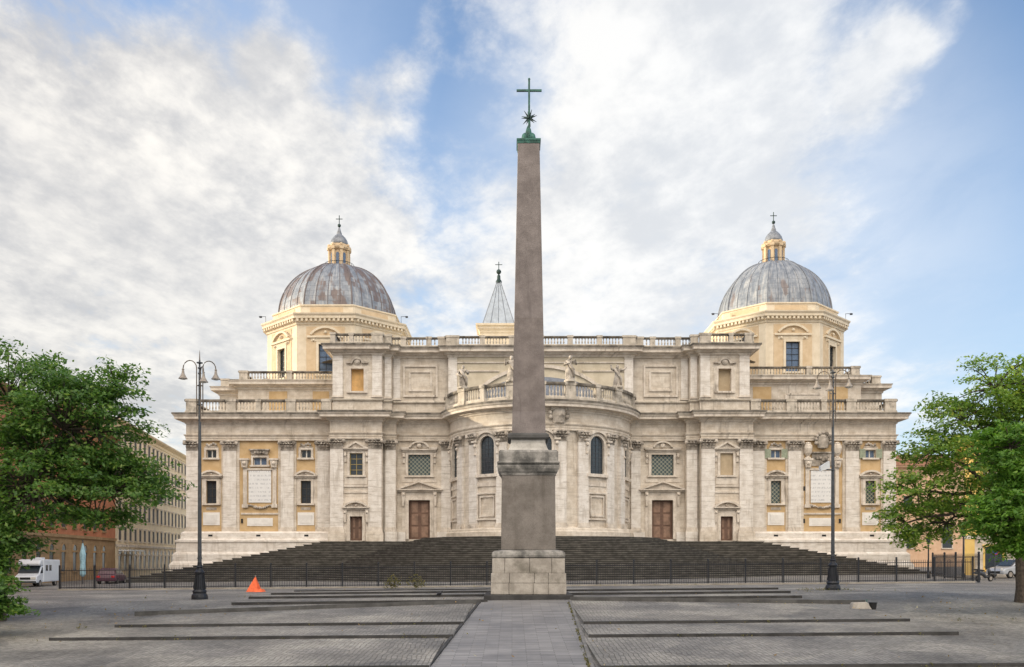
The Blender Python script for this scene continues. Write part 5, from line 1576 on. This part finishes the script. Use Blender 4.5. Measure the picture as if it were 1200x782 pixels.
def leafmesh(name, V, mat, parent):
    o = OFF[parent.name]
    V = V - np.array(o)
    me = bpy.data.meshes.new(name); n = len(V) // 4
    me.vertices.add(len(V)); me.vertices.foreach_set('co', V.astype(np.float32).ravel())
    me.loops.add(4 * n); me.loops.foreach_set('vertex_index', np.arange(4 * n, dtype=np.int32))
    me.polygons.add(n); me.polygons.foreach_set('loop_start', np.arange(0, 4 * n, 4, dtype=np.int32)); me.polygons.foreach_set('loop_total', np.full(n, 4, dtype=np.int32))
    me.update(); me.validate()
    me.materials.append(M[mat]); ob_ = bpy.data.objects.new(name, me); col.objects.link(ob_); ob_.parent = parent
    return ob_
def tree(label, base, trunk_top, r0, lobes, leaf, mat, seed, density=60, cl_r=.75, kind='tree', name='leafy_tree', group=None, keep=1.0):
    """lobes: (x, y, z, rx, ry, rz, clump count)"""
    rng = np.random.default_rng(seed); rnd = random.Random(seed)
    o = thing(name, label, kind, base, group)
    b = Vector(base); T = Vector(trunk_top)
    g = MB()
    mid_ = b.lerp(T, .5) + Vector((rnd.uniform(-.1, .1), rnd.uniform(-.1, .1), 0))
    if r0 > 0:
        g.tube([b - Vector((0, 0, .3)), b + Vector((0, 0, .05)), b.lerp(mid_, .3), mid_, T], [r0 * 1.8, r0 * 1.35, r0 * 1.05, r0 * .95, r0 * .75], 10)
    nodes = []
    clumps = []
    for (x, y, z, rx, ry, rz, cnt) in lobes:
        C = Vector((x, y, z))
        s_ = b.lerp(T, rnd.uniform(.75, 1.0))
        pts = []
        for k in range(7):
            t = k / 6
            p = s_.lerp(C, t) + Vector((0, 0, math.sin(t * math.pi) * .35)) + Vector((rnd.uniform(-.18, .18), rnd.uniform(-.18, .18), rnd.uniform(-.12, .12))) * (1 if 0 < k else 0)
            pts.append(p)
        if r0 > 0: g.tube(pts, [r0 * (.55 - .42 * k / 6) for k in range(7)], 7)
        nd = pts[2:]
        for i in range(int(cnt * keep)):
            v = Vector(rng.normal(size=3)).normalized()
            rr = rnd.uniform(.45, 1.0) ** .6
            p = C + Vector((v.x * rx * rr, v.y * ry * rr, v.z * rz * rr))
            if p.z < b.z + .15: continue
            near = min(nd, key=lambda q: (q - p).length)
            dirn = (p - C); dirn.z *= .5
            rad = cl_r * rnd.uniform(.6, 1.25)
            clumps.append((tuple(p), rad, int(density * (rad / cl_r) ** 2 * rnd.uniform(.6, 1.2)), tuple(dirn)))
            if i % 2 == 0:
                m_ = near.lerp(p, .55) + Vector((0, 0, .12))
                g.tube([near, m_, p], [.045 * max(.6, r0 * 3), .03, .010], 4)
    if len(g.v): g.build('trunk', 'bark', o)
    leafmesh('crown', leaves(clumps, leaf, rng), mat, o)
    return o
# left tree
YL = 36
def LX(px, Y=YL): return PX(px, Y)
def lob(px, py, Y, rpx, rpz, ry, cnt):
    k = Y / 1040
    return (PX(px, Y), Y, PZ(py, Y), rpx * k, ry, rpz * k, cnt)
zb = G(-20.5, YL)
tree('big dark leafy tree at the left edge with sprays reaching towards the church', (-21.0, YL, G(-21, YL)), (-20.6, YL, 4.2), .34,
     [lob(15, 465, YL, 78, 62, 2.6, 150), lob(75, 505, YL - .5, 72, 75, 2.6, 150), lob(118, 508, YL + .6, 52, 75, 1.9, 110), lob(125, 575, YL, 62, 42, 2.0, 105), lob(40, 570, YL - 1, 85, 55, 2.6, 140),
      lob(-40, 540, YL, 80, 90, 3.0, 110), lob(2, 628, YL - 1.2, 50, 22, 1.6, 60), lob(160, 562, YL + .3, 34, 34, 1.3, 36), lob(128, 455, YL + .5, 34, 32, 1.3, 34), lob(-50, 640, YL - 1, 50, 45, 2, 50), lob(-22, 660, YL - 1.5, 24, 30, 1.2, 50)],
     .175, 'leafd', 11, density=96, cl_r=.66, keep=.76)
tree('low green shrub on the cobbles at the lower left edge', (PX(2, 31), 31, G(-18, 31)), (PX(2, 31), 31, G(-18, 31) + .6), 0,
     [lob(0, 707, 31, 32, 15, .9, 34), lob(-30, 690, 31, 40, 30, 1.1, 40)], .17, 'leafd', 5, density=90, cl_r=.38, kind='shrub', name='shrub')
# right tree with visible trunk
YR = 39.5
xr = PX(1199, YR)
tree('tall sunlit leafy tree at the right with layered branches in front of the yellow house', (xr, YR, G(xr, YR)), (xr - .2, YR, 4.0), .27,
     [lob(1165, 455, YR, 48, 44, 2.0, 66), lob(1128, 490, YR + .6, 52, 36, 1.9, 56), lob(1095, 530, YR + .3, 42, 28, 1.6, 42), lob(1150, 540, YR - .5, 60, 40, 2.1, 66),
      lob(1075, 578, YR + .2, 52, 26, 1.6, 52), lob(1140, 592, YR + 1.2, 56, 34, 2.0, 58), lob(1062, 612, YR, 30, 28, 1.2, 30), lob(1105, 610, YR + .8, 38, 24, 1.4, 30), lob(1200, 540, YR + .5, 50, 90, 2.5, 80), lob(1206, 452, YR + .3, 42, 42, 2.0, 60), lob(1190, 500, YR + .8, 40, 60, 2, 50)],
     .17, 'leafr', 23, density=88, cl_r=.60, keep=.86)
YB = 34
tree('bright green leafy tree standing nearest at the right edge', (PX(1222, YB), YB, G(20.3, YB)), (PX(1218, YB), YB, 2.6), .16,
     [lob(1186, 530, YB, 30, 46, 1.2, 60), lob(1180, 605, YB - .4, 34, 34, 1.2, 60), lob(1215, 590, YB, 42, 70, 1.5, 70), lob(1196, 640, YB, 26, 20, 1.0, 26)],
     .17, 'leafb', 31, density=120, cl_r=.50)
# distant tree behind the right one
# weeds along the railing
for px, py, rr, lab in ((462, 686, 5, 'dry narrow weed growing at the foot of the railing'), (488, 688, 6, 'wider bushy weed growing at the foot of the railing')):
    Y = 59.6; x = PX(px, Y); z = G(x, Y) + .02
    rng = np.random.default_rng(px)
    o = thing('weed', lab, 'weed', (x, Y, z))
    leafmesh('leaves', leaves([((x + rng.normal() * .05 * rr, Y, z + .15 + .5 * k / 12), .22 + .012 * rr, 30, (0, 0, 1)) for k in range(12)], .13, rng, flat=1.0), 'weed', o)
# grass tufts in the kerb joints
rng = np.random.default_rng(3)
cl_ = []
for i in range(150):
    x = rng.uniform(-20, 22); Y = [seq[2][0] - .04, seq[3][0] - .04, seq[4][0] - .05, 47.5, 60.5][i % 5]
    if pathX(min(Y, 42))[0] - .2 < x < pathX(min(Y, 42))[1] + .2: continue
    cl_.append(((x, Y - (.25 if x > 0 and Y < 40 else 0), G(x, Y) + .03), rng.uniform(.06, .16), 12, (0, 0, 1)))
for i in range(60):
    Y = rng.uniform(24, 41.5); x = pathX(Y)[1] - .06
    cl_.append(((x, Y, G(x, Y) + .02), rng.uniform(.04, .09), 10, (0, 0, 1)))
for i in range(40):
    a = rng.uniform(0, 6.28); r = rng.uniform(.5, 1.6)
    cl_.append(((l2.location.x + r * math.cos(a) * 1.5, l2.location.y + r * math.sin(a) * .6, l2.location.z + .02), .10, 12, (0, 0, 1)))
o = bpy.data.objects.new('grass', None)
OFF['grass_tufts'] = Vector((0, 0, 0))
class _P: pass
V = leaves(cl_, .07, rng, flat=.8)
me = bpy.data.meshes.new('grass'); n = len(V) // 4
me.from_pydata([tuple(v) for v in V], [], [(4 * i, 4 * i + 1, 4 * i + 2, 4 * i + 3) for i in range(n)])
me.materials.append(M['weed']); gr = bpy.data.objects.new('grass', me); col.objects.link(gr)
gr['kind'] = 'stuff'; gr['label'] = 'tufts of dry grass in the kerb joints of the cobbles'; gr['category'] = 'grass'
bpy.data.objects.remove(o)

rng = np.random.default_rng(8)
cl_ = []
for i in range(420):
    x, Y = rng.uniform(-24, 26), 23 + 38 * rng.random() ** 1.3
    if i % 2: x, Y = rng.normal(20 if i % 4 == 1 else -17, 3.0), rng.normal(37, 3)
    if abs(x - OX) < 2.4 and Y > 41: continue
    cl_.append(((x, Y, G(x, Y) + (.135 if Y < 42 and -14 < x < 15 else .03)), .02, 1, (0, 0, 1)))
V = leaves(cl_, .10, rng, flat=.1)
me = bpy.data.meshes.new('fallen_leaves'); n = len(V) // 4
me.from_pydata([tuple(v) for v in V], [], [(4 * i, 4 * i + 1, 4 * i + 2, 4 * i + 3) for i in range(n)])
M['dry'] = leafmat('dry_leaves', (.20, .13, .06), (.28, .19, .09), (.42, .38, .32))
me.materials.append(M['dry']); fl = bpy.data.objects.new('fallen_leaves', me); col.objects.link(fl)
fl['kind'] = 'stuff'; fl['label'] = 'dry fallen leaves scattered over the cobbles'; fl['category'] = 'leaves'

# ------------------------------------------------------------------ small things
# folded orange marker
x, Y = PX(299, 56), 56; z = G(x, Y)
o = thing('warning_cone', 'bright orange folded triangular marker standing by the left kerbs', 'marker', (x, Y, z))
g = MB(); w_, h = .52, .98
g.add([(x - w_, Y - .2, z), (x + .25, Y - .28, z), (x + .02, Y, z + h), (x - .3, Y + .35, z), (x + .38, Y + .25, z)], [(0, 1, 2), (1, 4, 2), (4, 3, 2), (3, 0, 2)])
g.build('cone_body', 'orange', o)
g = MB(); g.hexa([(x + .1, Y - .45, z), (x + .62, Y - .40, z), (x + .66, Y + .1, z), (x + .15, Y + .1, z), (x + .15, Y - .4, z + .14), (x + .5, Y - .36, z + .2), (x + .55, Y + .05, z + .16), (x + .2, Y + .05, z + .12)])
g.build('cone_base', 'orange', o)
g = MB(); g.ball((x + .02, Y, z + h + .02), .05, 6); g.build('cone_tip', 'shade', o)
# broken kerb stone and bucket with a bottle, right
Yk = EYE * 1040 / (711 - 655) + 2.0
x = PX(1008, Yk); z = G(x, Yk)
g = MB(); g.hexa([(x - .42, Yk - .2, z - .05), (x + .45, Yk - .25, z - .05), (x + .5, Yk + .3, z - .05), (x - .4, Yk + .25, z - .05), (x - .36, Yk - .15, z + .30), (x + .2, Yk - .2, z + .34), (x + .44, Yk + .2, z + .22), (x - .34, Yk + .2, z + .3)])
tag(bev(g.build('stone_block', 'pedbase'), .05), 'broken pale stone block lying on the cobbles beside a dark bucket', 'stone block')
x = PX(1023, Yk)
o = thing('bucket', 'dark plastic bucket on the cobbles beside the broken stone block', 'bucket', (x, Yk, z))
g = MB(); g.lathe(x, Yk, [(.12, z), (.16, z + .27), (.175, z + .27), (.175, z + .295), (.14, z + .285), (.10, z + .03)], 14); g.build('bucket_body', 'rubber', o)
g = MB(); x2 = x - .3; g.lathe(x2, Yk - .1, [(.055, z), (.06, z + .02), (.06, z + .24), (.02, z + .34), (.02, z + .42)], 10); tag(g.build('bottle', 'bronze'), 'green glass bottle standing between the stone block and the bucket', 'bottle')
# pigeon on the kerb level, and one further right
for px, py, lab in ((515, 694, 'dark pigeon standing on the cobbles left of the obelisk'),):
    Y = 45.5 if px < 600 else 33.0
    x = PX(px, Y); z = G(x, Y) + (.05 if px > 600 else .02)
    o = thing('pigeon', lab, 'pigeon', (x, Y, z))
    g = MB()
    g.tube([(x - .17, Y, z + .07), (x - .06, Y, z + .15), (x + .05, Y, z + .17), (x + .10, Y, z + .22), (x + .12, Y, z + .27), (x + .15, Y, z + .275), (x + .19, Y, z + .26)], [.015, .06, .07, .045, .035, .03, .006], 8)
    for s_ in (-.03, .03): g.tube([(x, Y + s_, z), (x, Y + s_, z + .12)], .008, 4)
    g.build('body', 'iron', o, smooth=True)
# traffic sign at right
x, Y = PX(1166, 66), 66; z = G(x, Y)
o = thing('traffic_sign', 'round blue no-parking sign on a grey pole by the right railing', 'sign', (x, Y, z))
g = MB(); g.tube([(x, Y, z - .1), (x, Y, z + 2.4)], .035, 6); g.build('pole', 'lampg', o)
F = Fr(x, Y, 1, 0, 0, -1)
M['signb'] = plain('sign_blue', (.03, .07, .40), .4); M['signr'] = plain('sign_red', (.55, .02, .02), .4)
g = MB(); g.fprism(F, arcpts(0, z + 2.15, .24, 0, 360, 24)[:-1], .04, .06); sg = g.build('sign_disc', 'signb', o)
g = MB(); g.band(F, arcpts(0, z + 2.15, .24, 0, 360, 24), arcpts(0, z + 2.15, .30, 0, 360, 24), .038, .065); g.fprism(F, [(-.19, z + 2.31), (-.15, z + 2.35), (.19, z + 1.99), (.15, z + 1.95)], .061, .068); g.build('sign_rim', 'signr', o)
# teal advertising column left behind the railing
x, Y = PX(97, 80), 80; z = -.4
o = thing('banner_pole', 'pale blue furled banner on a post behind the left railing', 'banner', (x, Y, z))
M['teal'] = plain('pale_blue_cloth', (.30, .48, .55), .7)
g = MB(); g.tube([(x, Y, z), (x, Y, 3.6)], .05, 6); g.build('pole', 'lampg', o)
g = MB(); g.lathe(x, Y, [(.12, .3), (.26, .5), (.22, 1.6), (.28, 2.3), (.14, 2.9), (.05, 3.3)], 9); g.build('banner', 'teal', o)

# ------------------------------------------------------------------ vehicles
def wheel(parent, c, r, w_, n=20):
    x, y, z = c
    g = MB()
    prof = [(r * .62, -w_ / 2), (r * .9, -w_ / 2), (r, -w_ * .3), (r, w_ * .3), (r * .9, w_ / 2), (r * .62, w_ / 2)]
    vs = []; fs = []
    for rr, yy_ in prof:
        for k in range(n): a = 2 * math.pi * k / n; vs.append((x + rr * math.cos(a), y + yy_, z + rr * math.sin(a)))
    for i in range(5):
        for k in range(n): fs.append((i * n + k, i * n + (k + 1) % n, (i + 1) * n + (k + 1) % n, (i + 1) * n + k))
    g.add(vs, fs); wh = g.build('wheel', 'rubber', parent)
    g = MB(); vs = []
    for yy_ in (-w_ * .42, w_ * .42):
        for k in range(n): a = 2 * math.pi * k / n; vs.append((x + r * .63 * math.cos(a), y + yy_, z + r * .63 * math.sin(a)))
    g.add(vs, [tuple(range(n)), tuple(range(2 * n - 1, n - 1, -1))]); g.build('rim', 'shade', wh)
def car(label, loc, rz, paint, group=None):
    o = thing('parked_car', label, 'car', (0, 0, 0), group)
    F = Fr(0, 0, 1, 0, 0, -1)   # u = length (front +), d = -y
    side = [(-2.0, .32), (-2.02, .62), (-1.9, .92), (-1.2, .98), (1.0, .92), (1.85, .78), (2.02, .58), (2.0, .30)]
    g = MB(); g.fprism(F, side, -.83, .83); bev(g.build('body', paint, o), .09, 3)
    cab = [(-1.85, .93), (-1.55, 1.40), (-.9, 1.50), (.2, 1.47), (1.05, .92)]
    g = MB(); n = len(cab)
    vs = [(u, -.78 if z < 1 else -.62, z) for u, z in cab] + [(u, .78 if z < 1 else .62, z) for u, z in cab]
    g.add(vs, [tuple(range(n)), tuple(range(2 * n - 1, n - 1, -1))] + [(i, (i + 1) % n, (i + 1) % n + n, i + n) for i in range(n)])
    bev(g.build('cabin', paint, o), .05, 2)
    g = MB()
    for s_ in (-1, 1):
        q = [(-1.55, 1.0), (-1.38, 1.36), (-.85, 1.42), (.15, 1.39), (.82, 1.0)]
        vs = [(u, s_ * (.80 - (z - .93) / .57 * .16), z) for u, z in q]; g.add(vs, [(0, 1, 2, 3, 4)])
    g.build('side_window', 'glass', o, recalc=False)
    g = MB(); g.add([(1.04, -.66, .97), (1.04, .66, .97), (.30, .56, 1.43), (.30, -.56, 1.43)], [(0, 1, 2, 3)]); 
    for i in range(4): 
        v = g.v[i]; g.v[i] = (v[0] + .03, v[1], v[2] + .02)
    g.build('windscreen', 'glass', o, recalc=False)
    for s_ in (-1, 1):
        for xw in (-1.25, 1.3): wheel(o, (xw, s_ * .76, .31), .31, .2)
        g = MB(); g.ball((1.96, s_ * .6, .66), .13, 7, sx=.6); g.build('headlight', 'pale', o)
        g = MB(); g.box(-2.04, -1.96, s_ * .62 - .14, s_ * .62 + .14, .65, .82); g.build('tail_light', 'signr', o)
    g = MB(); g.box(1.99, 2.05, -.5, .5, .38, .56); g.build('grille', 'rubber', o)
    o.location = loc; o.rotation_euler = (0, 0, rz)
    return o
M['silver'] = plain('silver_paint', (.42, .43, .45), .35, .3, .05)
M['plum'] = plain('plum_paint', (.09, .035, .055), .35, 0, .05)
M['darkcar'] = plain('dark_grey_paint', (.06, .065, .075), .3, 0, .05)
car('silver hatchback parked at the right edge behind the tree trunk', (PX(1188, 70), 70, G(40, 70)), R_(200), 'silver')
car('plum coloured small car parked in the side street behind the left railing', (PX(131, 82), 82, -.45), R_(100), 'plum')
# scooter
def scooter(loc, rz):
    o = thing('scooter', 'dark motor scooter parked at the end of the right railing', 'scooter', (0, 0, 0))
    wheel(o, (-.55, 0, .22), .22, .12, 14); wheel(o, (.6, 0, .22), .22, .12, 14)
    g = MB(); g.tube([(-.85, 0, .62), (-.5, 0, .66), (-.1, 0, .55), (.15, 0, .32), (.4, 0, .34), (.5, 0, .7), (.42, 0, .95)], [.08, .17, .16, .12, .10, .12, .07], 8); g.build('body', 'darkcar', o, smooth=True)
    g = MB(); g.hexa([(-.8, -.13, .78), (-.05, -.15, .72), (-.05, .15, .72), (-.8, .13, .78), (-.8, -.1, .88), (-.1, -.12, .82), (-.1, .12, .82), (-.8, .1, .88)]); g.build('seat', 'rubber', o)
    g = MB(); g.tube([(.40, -.32, 1.02), (.42, 0, .96), (.40, .32, 1.02)], .025, 6); g.build('handlebar', 'iron', o)
    g = MB(); g.tube([(.6, 0, .22), (.45, 0, .9)], .04, 6); g.build('fork', 'iron', o)
    o.location = loc; o.rotation_euler = (0, 0, rz)
scooter((PX(1153, 62), 62, G(33, 62)), R_(20))
# camper van
def camper(loc, rz):
    o = thing('camper_van', 'white camper van parked by the left end of the railing', 'camper van', (0, 0, 0))
    F = Fr(0, 0, 1, 0, 0, -1)
    g = MB(); g.fprism(F, [(-2.9, .45), (-2.9, 2.55), (1.3, 2.6), (1.3, .45)], -1.05, 1.05); bev(g.build('camper_body', 'white', o), .08, 2)
    g = MB(); g.fprism(F, [(1.301, .40), (1.301, 1.98), (1.5, 1.98), (2.15, 1.25), (2.85, 1.02), (2.95, .75), (2.95, .38)], -.98, .98); bev(g.build('cab', 'white', o), .1, 3)
    g = MB(); g.fprism(F, [(1.301, 2.0), (1.301, 2.62), (1.9, 2.55), (2.2, 2.2), (2.1, 2.0)], -1.0, 1.0); bev(g.build('overcab', 'white', o), .12, 3)
    g = MB(); g.add([(1.60, -.86, 1.92), (1.60, .86, 1.92), (2.16, .9, 1.30), (2.16, -.9, 1.30)], [(0, 1, 2, 3)]); g.v = [(x + .04, y, z + .03) for x, y, z in g.v]; g.build('windscreen', 'glass', o, recalc=False)
    for s_ in (-1, 1):
        g = MB(); g.fprism(F, [(1.42, 1.30), (1.42, 1.85), (1.55, 1.85), (2.05, 1.28)], s_ * .985 - .01, s_ * .985 + .01); g.build('cab_window', 'glass', o)
        for u in (-.3, .6):
            g = MB(); g.fbox(F, u - .28, u + .28, *sorted((s_ * 1.04, s_ * 1.065)), 1.5, 2.05); g.build('window', 'glass', o)
        wheel(o, (2.05, s_ * .88, .34), .34, .24); wheel(o, (-1.8, s_ * .9, .34), .34, .24)
        g = MB(); g.box(2.9, 2.99, s_ * .72 - .2, s_ * .72 + .2, .74, .95); g.build('headlight', 'pale', o)
    g = MB(); g.box(2.93, 3.0, -.45, .45, .72, .92); g.build('grille', 'rubber', o)
    g = MB(); g.box(2.9, 3.05, -.95, .95, .40, .58); g.build('bumper', 'lampg', o)
    g = MB(); g.box(-.8, .2, -.4, .4, 2.6, 2.78); bev(g.build('roof_box', 'white', o), .05)
    o.location = loc; o.rotation_euler = (0, 0, rz); o.scale = (.88, .88, .88)
camper((PX(44, 75), 75, G(-39, 75) - .02), R_(-82))
